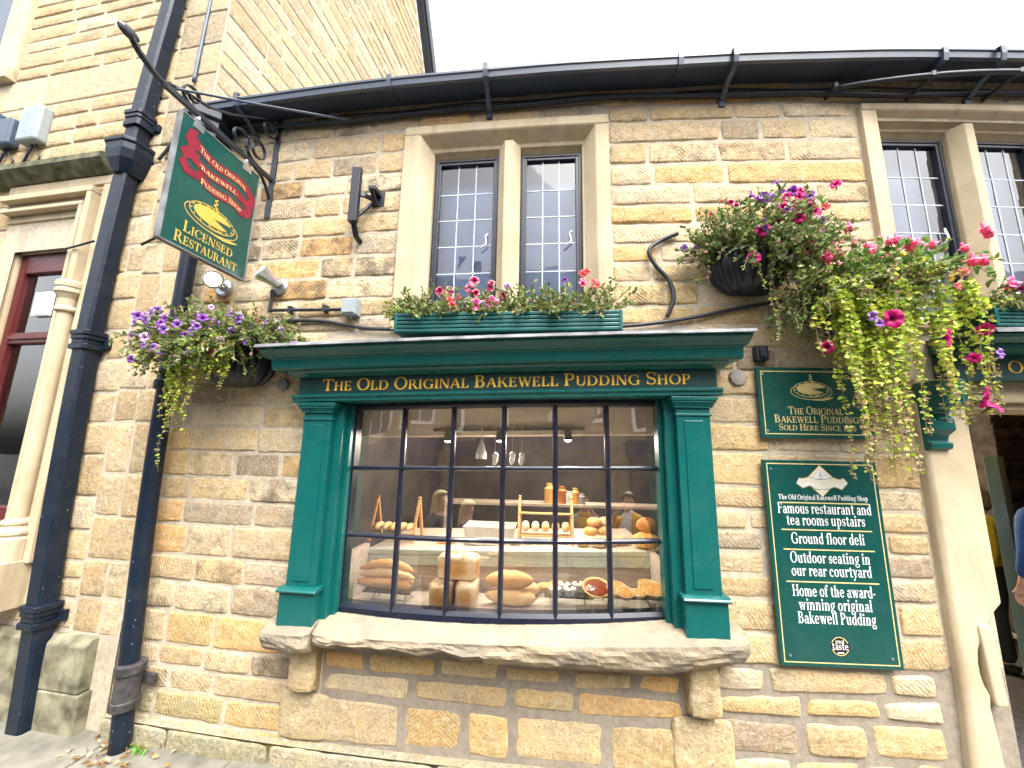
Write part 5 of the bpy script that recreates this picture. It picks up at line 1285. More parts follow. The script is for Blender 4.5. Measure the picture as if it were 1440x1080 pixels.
def basket_bowl(mb, c, r, depth, n=40):
    """half bowl fixed flat to the wall, vertical flutes"""
    k = 12; rows = []
    for j in range(k + 1):
        t = j / k; rr_ = r * (math.cos(t * math.pi / 2) ** .55) ; z = -depth * math.sin(t * math.pi / 2)
        row = []
        for i in range(n + 1):
            q = math.pi * i / n; f = 1 + .035 * (1 if (i % 4) < 2 else -1) * (1 - t) ** .2
            row.append(mb.vert(c[0] + rr_ * f * math.cos(q), .03 + c[1] + rr_ * f * math.sin(q) * .95, c[2] + z))
        rows.append(row)
    for a, b in zip(rows[:-1], rows[1:]):
        for i in range(n): mb.face((a[i], a[i + 1], b[i + 1], b[i]))
    mb.face([v for v in rows[0]])
    mb.tube([(c[0] + r * 1.05 * math.cos(math.pi * i / n), .03 + c[1] + r * 1.0 * math.sin(math.pi * i / n), c[2] + .0) for i in range(n + 1)], .012, 8)

def left_basket():
    rr = random.Random(21)
    t = thing('hanging_basket', 'hanging basket of small violet petunias beside the round drainpipe, left of the shopfront', 'hanging basket', -1.83, 0, 2.30, rigid=True)
    b = MB(); basket_bowl(b, (.05, 0, .02), .25, .24); rigid('basket', b, M['basket'], t, smooth=False)
    f = MB(); st = MB()
    def top(): a = rr.uniform(0, math.pi); r_ = rr.uniform(.02, .26) ** 1; return Vector((.02 + 1.15 * r_ * math.cos(a), .05 + r_ * math.sin(a), .02)), a
    for i in range(250):
        p, a = top(); grow(f, st, p, Vector((math.cos(a) * 1.2 - .25, .55 * math.sin(a), rr.uniform(.4, 1.9))), rr.randint(8, 17), .017, .05, .022, GREENS, rr, 1.7, dry=.20)
    for i in range(190):
        p = Vector((rr.uniform(-.36, .22), rr.uniform(.15, .30), .03)); grow(f, st, p, Vector((rr.uniform(-1.5, .9), rr.uniform(.1, .7), rr.uniform(-.3, .5))), rr.randint(8, 17), .017, .085, .021, GREENS, rr, 1.7, dry=.15)
    for i in range(90):
        p = Vector((rr.uniform(.10, .36), rr.uniform(.10, .28), .05)); grow(f, st, p, Vector((rr.uniform(.5, 1.6), rr.uniform(0, .4), rr.uniform(.1, .7))), rr.randint(8, 14), .017, .06, .02, GREENS, rr, 1.6, dry=.15)
    for i in range(70):
        p = Vector((rr.uniform(-.26, .14), rr.uniform(.24, .31), .03)); grow(f, st, p, Vector((rr.uniform(-.6, .6), rr.uniform(.2, .5), rr.uniform(-.3, .6))), rr.randint(8, 15), .016, .16, .02, GREENS + LIME, rr, 1.7, dry=.15)
    rigid('foliage', f, M['leaf'], t, recalc=False); rigid('stems', st, M['stem'], t, recalc=False)
    for i in range(40):
        v = MB(); s2 = MB(); u = rr.random()
        if u < .62: x, L = rr.gauss(-.17, .06), rr.uniform(.28, .58)
        else: x, L = rr.uniform(-.04, .26), rr.uniform(.16, .34)
        vine(v, s2, Vector((x, rr.uniform(.25, .33), .04 - rr.uniform(0, .05))), L, rr, .019)
        o_ = rigid('trailing_vine', v, M['leaf'], t, recalc=False); rigid('vine_stem', s2, M['stem'], o_, recalc=False)
    v = MB(); s2 = MB(); vine(v, s2, Vector((-.24, .26, -.05)), .72, rr, .018, tipdry=.5); o_ = rigid('trailing_vine', v, M['leaf'], t, recalc=False); rigid('vine_stem', s2, M['stem'], o_, recalc=False)
    for i in range(80):
        a = rr.uniform(.05, math.pi - .05); r_ = rr.uniform(.26, .47)
        p = (-.02 + 1.15 * r_ * math.cos(a), .12 + r_ * .85 * math.sin(a), rr.uniform(-.12, .22) if math.cos(a) < .2 else rr.uniform(.0, .16))
        flower(t, rr.choice(['violet', 'violet', 'purple', 'lilac', 'violet']), p, rr, 1.15)
    for p in ((-.33, .3, -.02), (-.34, .28, -.07), (-.30, .33, .0), (-.36, .26, .05)): flower(t, 'purple', p, rr, 1.1)
    for x, o_, z, k in ((-.20, .34, -.06, 'crimson'), (.10, .36, .0, 'magenta'), (.12, .34, -.07, 'magenta'), (.26, .2, .18, 'coral'), (.02, .3, .24, 'lilac')): flower(t, k, (x, o_, z), rr, .75)
left_basket()

def right_baskets():
    rr = random.Random(33)
    # the upper basket
    t = thing('hanging_basket', 'hanging basket in a black fluted bowl on the bare wall between the upper windows', 'hanging basket', 1.38, 0, 2.86, rigid=True)
    b = MB(); basket_bowl(b, (.02, .0, -.01), .22, .21); rigid('basket', b, M['basket'], t)
    f = MB(); st = MB()
    for i in range(190):
        a = rr.uniform(0, math.pi); r_ = rr.uniform(.02, .2); p = Vector((.06 + r_ * math.cos(a) * 1.2, .04 + r_ * math.sin(a), .02))
        grow(f, st, p, Vector((math.cos(a) * .8 + .32, .35 * math.sin(a), rr.uniform(.7, 2.3))), rr.randint(9, 19), .0175, .045, .022, GREENS, rr, 1.7, dry=.12)
    for i in range(70):
        p = Vector((rr.uniform(-.24, -.1), rr.uniform(.05, .18), .02)); grow(f, st, p, Vector((rr.uniform(-1.3, .2), rr.uniform(0, .5), rr.uniform(.0, .9))), rr.randint(7, 14), .016, .075, .019, GREENS, rr, 1.7, dry=.25)
    for i in range(70):
        p = Vector((rr.uniform(.08, .30), rr.uniform(.1, .25), .02)); grow(f, st, p, Vector((rr.uniform(-.2, .9), rr.uniform(.0, .5), rr.uniform(-.4, .3))), rr.randint(9, 18), .017, .10, .022, GREENS, rr, 1.7, dry=.12)
    for i in range(90):
        p = Vector((rr.uniform(-.08, .30), rr.uniform(.16, .26), .02)); grow(f, st, p, Vector((rr.uniform(-.5, .6), rr.uniform(.2, .7), rr.uniform(-.2, .9))), rr.randint(8, 15), .0175, .12, .021, GREENS, rr, 1.7, dry=.12)
    for x, h in ((.10, .36), (-.06, .40), (.22, .34), (.28, .26)): grow(f, st, Vector((x, .12, .02)), Vector((.1, .05, 1)), int(h / .02), .02, -.02, .034, [(.07, .15, .05), (.09, .18, .07)], rr, 1.5, dry=0)
    rigid('foliage', f, M['leaf'], t, recalc=False); rigid('stems', st, M['stem'], t, recalc=False)
    for x, o_, L in ((-.30, .12, .30), (-.27, .15, .22), (.06, .24, .58), (.03, .24, .52), (.12, .22, .40), (.18, .24, .46), (-.02, .25, .30), (.24, .22, .36)):
        v = MB(); s2 = MB(); vine(v, s2, Vector((x, o_, .03)), L, rr, .016, cols=LIME + GREENS); o2 = rigid('trailing_vine', v, M['leaf'], t, recalc=False); rigid('vine_stem', s2, M['stem'], o2, recalc=False)
    for x, o_, z, k, s in ((-.02, .30, .05, 'magenta', .85), (-.07, .28, -.10, 'magenta', .85), (.10, .30, .18, 'magenta', .8), (.16, .32, .11, 'magenta', .9), (.22, .3, -.02, 'magenta', .8), (.20, .3, -.06, 'magenta', .9), (.28, .28, .17, 'magenta', .85), (.13, .28, -.10, 'purple', 1.2), (.0, .2, .33, 'purple', 1.3), (.05, .22, .30, 'purple', 1.3), (.22, .22, .34, 'purple', 1.3), (.31, .22, .31, 'violet', 1.4), (.12, .24, .22, 'violet', 1.1), (-.22, .16, .24, 'magenta', .5), (-.16, .18, .31, 'coral', .6), (-.11, .18, .30, 'crimson', .6), (-.08, .18, .28, 'crimson', .55), (-.36, .1, .06, 'violet', 1.), (-.31, .14, .03, 'violet', 1.), (.33, .25, .12, 'violet', 1.1), (.34, .28, .20, 'coral', .8), (.30, .26, .05, 'pink', .8)):
        flower(t, k, (x, o_, z), rr, s)
    for i in range(30): flower(t, rr.choice(['purple', 'violet', 'magenta', 'magenta']), (rr.uniform(-.05, .38), rr.uniform(.18, .34), rr.uniform(-.05, .32)), rr, .75)
    # the lower, trailing basket
    t = thing('hanging_basket', 'largest hanging basket, pink fuchsias and long yellow green vines over the small sign', 'hanging basket', 1.98, 0, 2.60, rigid=True)
    b = MB(); basket_bowl(b, (0, .0, .0), .24, .22); rigid('basket', b, M['basket'], t)
    f = MB(); st = MB(); FG = [(.08, .19, .04), (.11, .23, .05), (.15, .27, .06), (.20, .28, .09)]
    for i in range(150):
        a = rr.uniform(0, math.pi); r_ = rr.uniform(.02, .22); p = Vector((.04 + r_ * math.cos(a) * 1.15, .05 + r_ * math.sin(a), .02))
        grow(f, st, p, Vector((math.cos(a) * 1.0 + .15, .5 * math.sin(a), rr.uniform(.3, 1.6))), rr.randint(7, 14), .0185, .045, .030, FG, rr, 1.5, dry=.06)
    for i in range(120):
        p = Vector((rr.uniform(-.30, .26), rr.uniform(.15, .28), .02)); grow(f, st, p, Vector((rr.uniform(-.9, .7), rr.uniform(.1, .7), rr.uniform(-.4, .7))), rr.randint(7, 15), .017, .09, .022, GREENS + GREENS + LIME, rr, 1.7, dry=.26)
    for i in range(55):
        p = Vector((rr.uniform(-.40, -.20), rr.uniform(.06, .2), -.02)); grow(f, st, p, Vector((rr.uniform(-.8, .3), rr.uniform(0, .4), rr.uniform(-.7, .3))), rr.randint(8, 16), .017, .11, .020, GREENS, rr, 1.7, dry=.12)
    for i in range(3):
        grow(f, st, Vector((.20 + .05 * i, .2, .12)), Vector((1.0, .25, .45)), 15, .022, .035, .034, FG, rr, 1.6, dry=0)
    rigid('foliage', f, M['leaf'], t, recalc=False); rigid('stems', st, M['stem'], t, recalc=False)
    for i in range(74):
        u = rr.random(); v = MB(); s2 = MB()
        if u < .58: x, L = rr.choice((-.27, -.20, -.155, -.12, -.08, -.03)) + rr.gauss(0, .012), rr.uniform(.45, 1.02)
        elif u < .9: x, L = rr.choice((.04, .09, .15, .21, .25)) + rr.gauss(0, .012), rr.uniform(.36, .80)
        else: x, L = rr.uniform(-.40, -.24), rr.uniform(.25, .55)
        z0 = rr.uniform(-.20, .02)
        if i > 68: x, L, z0 = rr.uniform(.30, .40), rr.uniform(.5, .74), .02
        vine(v, s2, Vector((x, rr.uniform(.24, .34), z0)), L + z0, rr, .022, tipdry=.5); o2 = rigid('trailing_vine', v, M['leaf'], t, recalc=False); rigid('vine_stem', s2, M['stem'], o2, recalc=False)
    for i in range(26):                               # fuchsias arching over the top
        flower(t, 'fuchsia', (rr.uniform(-.26, .34), rr.uniform(.12, .36), rr.uniform(.18, .33)), rr, .85)
    for x, o_, z in ((.42, .38, .28), (.44, .38, .26), (.36, .36, .12), (.41, .36, .12), (-.30, .3, .22), (-.28, .3, .20), (-.31, .3, .17)): flower(t, 'fuchsia', (x, o_, z), rr, 1.0)
    for x, o_, z, k, s in ((-.10, .38, -.22, 'magenta', 1.1), (.12, .40, -.32, 'magenta', 1.15), (-.33, .25, -.33, 'magenta', .8), (.32, .34, -.58, 'magenta', .8), (.34, .34, -.64, 'magenta', .9), (.30, .34, -.62, 'magenta', .8), (.30, .36, .04, 'coral', .9), (.26, .36, -.04, 'coral', .7), (.18, .38, .06, 'yellow', 1.), (.21, .38, .0, 'yellow', 1.2), (.02, .36, .14, 'yellow', 1.), (-.18, .36, -.20, 'violet', 1.), (-.16, .37, -.24, 'violet', 1.1), (.40, .32, -.25, 'magenta', .8), (.42, .34, -.38, 'violet', 1.2), (.31, .33, -.40, 'magenta', .7)):
        flower(t, k, (x, o_, z), rr, s)
right_baskets()

def window_box(label, x0, x1, z0, h, spec, seed, fgroup=None, n=250):
    rr = random.Random(seed); xc = (x0 + x1) / 2
    t = thing('window_box', label, 'window box', xc, 0, z0, rigid=True); w = (x1 - x0) / 2
    b = MB(); b.box(-w + .01, w - .01, .10, .285, .0, h - .01)
    for k in range(5):
        za = h * k / 5 + .002; b.box(-w, w, .285, .300, za, za + h / 5 - .004); b.box(-w - .012, -w + .01, .10, .285, za, za + h / 5 - .004); b.box(w - .01, w + .012, .10, .285, za, za + h / 5 - .004)
    for x in (-w - .015, w - .004): b.box(x, x + .019, .284, .304, 0, h)
    rigid('trough', b, M['green'], t, bev=.004)
    f = MB(); st = MB()
    for i in range(n):
        x = rr.uniform(-w + .02, w - .02); e = (abs(x) / w) ** 3
        grow(f, st, Vector((x, rr.uniform(.12, .27), h - .01)), Vector((rr.uniform(-.6, .6) + e * math.copysign(.6, x), rr.uniform(-.1, .5), rr.uniform(.5, 1.5))), rr.randint(5, 12), .0165, .04, .021, GREENS, rr, 1.7, dry=.2)
    for i in range(n // 3):
        x = rr.uniform(-w + .02, w - .02); grow(f, st, Vector((x, rr.uniform(.26, .29), h)), Vector((rr.uniform(-.6, .6), .7, rr.uniform(.0, .6))), rr.randint(4, 8), .015, .12, .02, GREENS, rr, 1.6, dry=.2)
    if spec.get('left'):
        for i in range(26): grow(f, st, Vector((-w + .03, rr.uniform(.14, .27), h)), Vector((rr.uniform(-1.5, -.4), rr.uniform(0, .5), rr.uniform(.1, 1))), rr.randint(6, 10), .015, .07, .019, GREENS + LIME, rr, 1.6, dry=.1)
    for x, h2, c in spec.get('tall', ()): grow(f, st, Vector((x, .2, h)), Vector((rr.uniform(-.3, .3), .0, 1)), int(h2 / .016), .016, .0, .026, c, rr, 1.3, dry=.15)
    rigid('foliage', f, M['leaf'], t, recalc=False); rigid('stems', st, M['stem'], t, recalc=False)
    for x, o_, z, k, s in spec['fl']: flower(t, k, (x, o_, h + z), rr, s, rr.uniform(-.3, .2))
    return t
P0 = [(-.66, .2, .02, 'dark', 1.1), (-.68, .22, .05, 'dark', 1.), (-.63, .22, .08, 'dark', 1.), (-.60, .2, .12, 'dark', 1.1), (-.65, .24, -.01, 'dark', 1.), (-.56, .2, .10, 'dark', 1.), (-.50, .2, .09, 'dark', 1.), (-.57, .24, .06, 'dark', .9),
      (-.40, .22, .16, 'crimson', .75), (-.335, .24, .15, 'crimson', .95), (-.20, .2, .23, 'crimson', .95), (-.10, .2, .21, 'crimson', .7), (-.09, .24, .17, 'crimson', .95), (-.18, .25, .13, 'crimson', .7), (-.02, .24, .12, 'crimson', .85), (.0, .22, .18, 'lilac', .8),
      (-.17, .30, .04, 'pink', 1.05), (-.075, .30, .05, 'pink', 1.25), (-.30, .30, .04, 'coral', .95), (-.315, .29, .07, 'coral', .9), (-.27, .27, .10, 'coral', .8), (-.21, .27, .15, 'pink', .7), (-.11, .28, .08, 'coral', .8), (-.10, .30, .025, 'lilac', .6), (.33, .2, .22, 'purple', .9), (.43, .2, .20, 'pink', .9), (.43, .19, .26, 'coral', 1.0), (.455, .2, .27, 'coral', .8), (.50, .2, .19, 'coral', 1.), (.515, .21, .18, 'coral', .8), (.43, .21, .19, 'crimson', .6)]
window_box('long ribbed green window box of pink and crimson petunias below the middle upper window', -.63, .60, 2.345, .115, {'fl': P0, 'left': 1, 'tall': [(.12, .22, GREENS), (.18, .16, GREENS), (.30, .20, DRY + GREENS), (.36, .2, DRY + GREENS), (.42, .24, GREENS), (.50, .16, DRY), (.56, .18, GREENS), (-.2, .2, GREENS), (-.1, .18, GREENS)]}, 5)
P1 = [(-.35, .32, .10, 'magenta', 1.2), (-.30, .34, .08, 'magenta', 1.3), (-.38, .3, .13, 'pink', .9), (-.27, .3, .13, 'magenta', .9), (-.22, .3, .10, 'coral', 1.), (-.14, .28, .14, 'coral', 1.), (-.32, .26, .17, 'fuchsia', 1.2), (-.05, .3, .10, 'pink', 1.)]
window_box('green window box with magenta petunias at the right edge, half behind the trailing basket', 2.47, 3.45, 2.375, .10, {'fl': P1, 'left': 1}, 6, n=150)
# a few dead leaves by the foot of the round pipe
lf = MB(); rr = random.Random(9)
for i in range(60):
    p = PW(-2.28 + rr.gauss(.12, .13), rr.uniform(.06, .22), 0); a = rr.uniform(0, 6.3)
    leaf(lf, Vector((p.x, -p.y, -.004 + rr.uniform(0, .012))), Vector((math.cos(a), math.sin(a), rr.uniform(-.1, .2))), rr.uniform(.02, .05), .02, rr.choice([(.30, .17, .07), (.40, .30, .15), (.22, .14, .08), (.5, .42, .3)]), rr)
tag(rigid('fallen_leaves', lf, M['litter'], recalc=False), kind='stuff', label='dry fallen leaves caught at the foot of the round drainpipe', cat='leaves')
wd = MB(); 
for x, o_ in ((-2.98 - .2, .18), (-2.12, .06), (-2.05, .08)):
    for i in range(12): a = rr.uniform(0, 6.3); leaf(wd, Vector((x + rr.gauss(0, .03), o_ + rr.uniform(0, .03), -.02)), Vector((math.cos(a) * .7, math.sin(a) * .5, 1)), rr.uniform(.02, .045), .016, rr.choice([(.12, .30, .04), (.16, .36, .06)]), rr)
tag(curved('weeds', wd, M['leaf'], recalc=False), kind='stuff', label='small bright green weeds in the joint between wall and pavement', cat='weeds')
# ---------------------------------------------------------------- bread display inside the window
def counter():
    t = thing('display_counter', 'bread display counter behind the window with grey boarded base and pale green shelf edge', 'counter', 0, -.2, .8)
    b = MB(); b.sweep([(-.07, .775), (-.07, .80), (-.40, .80), (-.40, .775)], -1.0, .88, 14, dz=bz); curved('base_board', b, M['wood_grey'], t)
    b = MB(); b.sweep([(-.39, .801), (-.39, .96), (-.41, .96), (-.41, .801)], -1.0, .88, 14, dz=bz); curved('riser', b, M['wood_grey'], t)
    b = MB(); b.sweep([(-.36, .955), (-.352, .96), (-.352, 1.005), (-.360, 1.012), (-.360, 1.02), (-.345, 1.03), (-.345, 1.055), (-.355, 1.062), (-.38, 1.062), (-.38, .955)], -1.0, .88, 14, dz=bz); curved('shelf_edge', b, M['pale_green'], t)
    b = MB(); b.sweep([(-.381, 1.062), (-1.05, 1.062), (-1.05, 1.04), (-.381, 1.04)], -1.0, .88, 14, dz=bz); curved('shelf', b, M['wood_grey'], t)
    b = MB(); b.box(-1.04, -1.002, -.36, -.05, .76, 1.06); b.box(.872, .90, -.36, -.05, .80, 1.09); curved('side_lining', b, M['wood_grey'], t)
counter()
def Z0(x): return .801 + bz(x)
def Z1(x): return 1.063 + bz(x)
def tin_loaf(x, o, z, rz, label):
    def fn(p):
        q = Vector(p)
        if q.z > .0: q.z *= 1.05 + .12 * (1 - (q.x / .12) ** 2) * (1 - (q.y / .07) ** 2); 
        q.x *= 1 + .05 * max(0, q.z / .07); q.y *= 1 + .06 * max(0, q.z / .07)
        q += Vector((nz(q.x * 20, q.y * 20, q.z * 20), nz(q.y * 20, 3, q.x * 20), nz(q.z * 20, q.x * 20, 1))) * .003
        return q
    t = thing('loaf', label, 'loaf', x, o, z, rigid=True, group='white tin loaves'); t.rotation_euler.z += rz
    a = MB(); a.blob((0, 0, .066), (.122, .064, .066), .32, 40, 20, fn); rigid('crust', a, M['loaf'], t, smooth=True)
tin_loaf(-.405, -.18, Z0(-.4), R(84), 'white tin loaf, bottom left of the stack of three with its end towards the glass')
tin_loaf(-.265, -.18, Z0(-.26), R(96), 'white tin loaf, bottom right of the stack of three with its end towards the glass')
tin_loaf(-.325, -.17, Z0(-.33) + .142, R(-6), 'white tin loaf lying crossways on top of two others')
def bloomer(x, o, z, L, label, mat='crust_pale', rz=0, hgt=.045, wd=.06, name='loaf', cat='loaf', group='long oval loaves'):
    def fn(p):
        q = Vector(p); u = q.x / (L / 2); k = (1 - .35 * u * u)
        q.y *= k; q.z *= (1 - .25 * u * u)
        if q.z > 0: q.z += .006 * abs(math.sin(u * 7)) * (1 - u * u)
        q += Vector((0, nz(q.x * 14, 2, 4), nz(q.x * 14, q.y * 20, 7))) * .004
        return q
    a = MB(); a.blob((0, 0, hgt), (L / 2, wd, hgt), .85, 36, 16, fn)
    return solo(name, a, M[mat], label, cat, x, o, z, group, smooth=True, rz=rz)
bloomer(.0, -.16, Z0(0), .31, 'plump oval loaf at the bottom of the pair beside the tin loaves', rz=R(-4)); bloomer(-.01, -.17, Z0(0) + .083, .29, 'plump golden oval loaf on top of the pair beside the tin loaves', 'crust', R(3), .05)
bloomer(.03, -.30, Z0(0), .30, 'oval loaf half hidden behind the stacked pair', rz=R(5))
# baguettes on a little glass stand
def glass_stand(x, o, w, d, h, label):
    t = thing('display_stand', label, 'stand', x, o, Z0(x), rigid=True); g = MB(); g.box(-w, w, -d, d, h - .004, h + .004); rigid('glass_top', g, M['glass_shelf'], t)
    for s in (-1, 1):
        l = MB(); l.strap([(s * w * .75, -d * .8, 0), (s * w * .6, 0, h - .005), (s * w * .75, d * .8, 0)], .008, .004); rigid('leg', l, M['steel'], t)
glass_stand(-.74, -.17, .15, .09, .075, 'glass display stand under the baguettes at the left'); glass_stand(.34, -.17, .14, .10, .075, 'glass display stand under the small fruit tarts'); glass_stand(.68, -.17, .17, .10, .075, 'glass display stand under the large tarts at the right')
def baguette(x, o, z, L, bend, label, mat='crust', rz=0):
    a = MB(); pts = []; rs = []
    for i in range(25):
        u = i / 24 * 2 - 1; pts.append((u * L / 2, 0, .024 + bend * (1 - u * u) + .002 * math.sin(u * 19))); rs.append(.026 * max(.12, (1 - abs(u) ** 3.2)) ** .6 + .0015 * abs(math.sin(u * 9)))
    a.tube(pts, rs, 14)
    solo('baguette', a, M[mat], label, 'baguette', x + BX, o, z, 'baguettes on the glass stand', smooth=True, rz=rz)
zb = Z0(-.74) + .08; BX = -.045
baguette(-.73, -.13, zb, .34, .012, 'lowest baguette at the front of the pile on the glass stand'); baguette(-.75, -.19, zb, .36, .012, 'baguette at the back of the pile on the glass stand', rz=R(4)); baguette(-.725, -.15, zb + .040, .36, .022, 'middle baguette of the pile on the glass stand', 'crust_pale', R(-3)); baguette(-.735, -.16, zb + .076, .34, .034, 'bowed baguette on top of the pile on the glass stand', rz=R(2))
# tarts
def tart(x, o, r, h, label, fill, case='pastry', tilt=0, el=1., name='tart', group='tarts on the glass stands', flute=.05, dome=.012):
    t = thing(name, label, 'tart', x, o, Z0(x) + .080, rigid=True, group=group); t.rotation_euler.x = tilt
    c = MB(); n = 36; prof = [(r * .68, .0), (r * .95, h * .8), (r, h), (r * .93, h * 1.03), (r * .84, h * .85)]
    rows = []
    for q, zz in prof: rows.append([c.vert(q * el * (1 + flute * (i % 2) * zz / h) * math.cos(2 * math.pi * i / n), q * (1 + flute * (i % 2) * zz / h) * math.sin(2 * math.pi * i / n), zz) for i in range(n)])
    for a, b in zip(rows[:-1], rows[1:]):
        for i in range(n): c.face((a[i], a[(i + 1) % n], b[(i + 1) % n], b[i]))
    c.face(rows[0]); rigid('case', c, M[case], t, smooth=True)
    f = MB(); f.blob((0, 0, h * .80), (r * .86 * el, r * .86, dome), 1, 24, 8, lambda p: p + Vector((0, 0, nz(p.x * 60, p.y * 60, x * 9) * .006))); rigid('filling', f, M[fill], t, smooth=True)
    return t
tart(.205, -.16, .042, .034, 'small orange fruit tart at the left end of the tart display', 'filling_gold'); tart(.275, -.20, .042, .034, 'small orange fruit tart behind the white foil cases', 'filling_gold')
for i, (x, o, lb) in enumerate(((.262, -.10, 'white foil cake case with a cherry, leftmost at the front'), (.345, -.10, 'white foil cake case with a cherry, right one at the front'), (.32, -.17, 'white foil cake case with a cherry at the back'), (.40, -.18, 'white foil cake case behind, next to the large red tart'))):
    t = tart(x, o, .036, .038, lb, 'crumb', 'foil', name='cupcake', group='iced cakes in foil cases', flute=.07); c = MB(); c.blob((0, 0, .045), (.009, .009, .008), 1, 10, 6); rigid('cherry', c, M['filling_red'], t, smooth=True)
tart(.505, -.16, .078, .034, 'large open tart with dark red jam filling', 'filling_red', 'pastry', R(24), 1.05, flute=.03)
tart(.62, -.15, .058, .032, 'golden tart tilted against the large jam tart', 'filling_gold', 'pastry', R(22)); tart(.655, -.09, .05, .030, 'golden tart in front of the tilted one', 'filling_gold', 'crumb', R(18))
tart(.73, -.09, .045, .026, 'small flat tart in a pale case', 'filling_gold', 'crumb', R(8)); tart(.82, -.13, .066, .036, 'long boat shaped pastry at the right end of the display', 'filling_gold', 'pastry', R(16), 1.25); tart(.81, -.20, .055, .036, 'pastry tart behind the boat shaped one', 'filling_gold', 'pastry', R(10))
# upper shelf: racks, rolls, boules, tray
def rack(x, o, w, label, tilt, rows):
    t = thing('bread_rack', label, 'rack', x, o, Z1(x), rigid=True)
    for s in (-1, 1):
        u = MB(); u.strap([(s * w, -.10, .0), (s * w, -.10 + tilt, .31)], .020, .022); rigid('upright', u, M['wood_pale'], t, bev=.002)
        u = MB(); u.strap([(s * w, .10, .0), (s * w, -.095 + tilt, .29)], .018, .018); rigid('upright', u, M['wood_pale'], t, bev=.002)
    for z in rows:
        b = MB(); b.tube([(-w, .02, z), (w, .02, z)], .007, 8); b.tube([(-w, .10 * (1 - z / .31), z), (w, .10 * (1 - z / .31), z)], .007, 8); rigid('rail', b, M['wood_pale'], t)
    return t
rack(-.92, -.60, .165, 'pale wooden bread rack at the left holding a row of small baguettes', .10, (.04, .10)); rack(.205, -.55, .185, 'pale wooden bread rack in the centre holding a row of small rolls', .06, (.06, .20))
def roll(x, o, z, r, label, group, mat='crust_pale', el=(1.15, 1., .72), rz=0):
    a = MB(); a.blob((0, 0, r * el[2] * .92), (r * el[0], r * el[1], r * el[2]), .9, 22, 12, lambda p: p + Vector((0, 0, nz(p.x * 25 + x * 9, p.y * 25, 1) * r * .06))); return solo('bread_roll', a, M[mat], label, 'bread roll', x, o, z, group, smooth=True, rz=rz)
for i in range(5): roll(-1.04 + i * .06, -.56, Z1(-.8) + .075, .030, 'small baguette end in the left wooden rack', 'baguettes in the left rack', 'crust_pale', (.8, 2.2, .9))
for i in range(5): roll(.065 + i * .07, -.50, Z1(.23) + .085, .034, 'small oval roll in the central wooden rack', 'rolls in the central rack', 'crumb' if i < 2 else 'crust_pale', (.8, 1.3, 1.))
RP = [(.46, -.46, 0, 'pale roll at the left of the heap'), (.555, -.43, 0, 'big floury roll at the front of the heap'), (.64, -.47, 0, 'roll at the front right of the heap'), (.725, -.50, 0, 'floury roll lying apart at the right of the heap'), (.52, -.50, .058, 'left roll in the second layer of the heap'), (.60, -.52, .058, 'right roll in the second layer of the heap'), (.545, -.52, .115, 'left roll on the top of the heap'), (.63, -.55, .112, 'right roll on the top of the heap')]
for x, o, dz, lb in RP: roll(x, o, Z1(x) + dz, .046, lb, 'heap of bread rolls', 'crust_pale' if dz == 0 else 'crust', (1.1, 1., .68))
bloomer(.87, -.42, Z1(.83), .19, 'round split boule loaf at the bottom right of the upper shelf', 'crust', 0, .046, .085, 'loaf', 'loaf', 'round loaves'); bloomer(.895, -.46, Z1(.85) + .085, .15, 'scored round boule resting on another at the right', 'crust_dark', 0, .048, .07, 'loaf', 'loaf', 'round loaves')
def tray():
    b = MB(); z = 0; w0, w1, d = .15, .18, .10
    for (xa, xb) in ((w0, w1),):
        for sgn in (-1, 1):
            b.poly([(sgn * w0, -d, 0), (sgn * w0, d, 0), (sgn * w1, d * 1.1, .12), (sgn * w1, -d * 1.1, .12)]); b.poly([(-w0, sgn * d, 0), (w0, sgn * d, 0), (w1, sgn * d * 1.1, .12), (-w1, sgn * d * 1.1, .12)])
    b.poly([(-w0, -d, 0.002), (w0, -d, 0.002), (w0, d, 0.002), (-w0, d, 0.002)])
    ob = solo('tray', b, M['cream'], 'cream rectangular baking tray on the upper shelf behind the glazing bar', 'tray', -.19, -.55, Z1(-.1), bev=0)
    md = ob.modifiers.new('thick', 'SOLIDIFY'); md.thickness = .006
tray()
c = MB(); c.box(-.06, .06, -.04, .04, 0, .035); c.box(-.061, .061, -.041, .041, .035, .048, m=1)
solo('cake_slab', c, [M['crust'], M['crumb']], 'iced slab of cake on the upper shelf between rack and tray', 'cake', -.50, -.52, Z1(-.5), bev=.005)
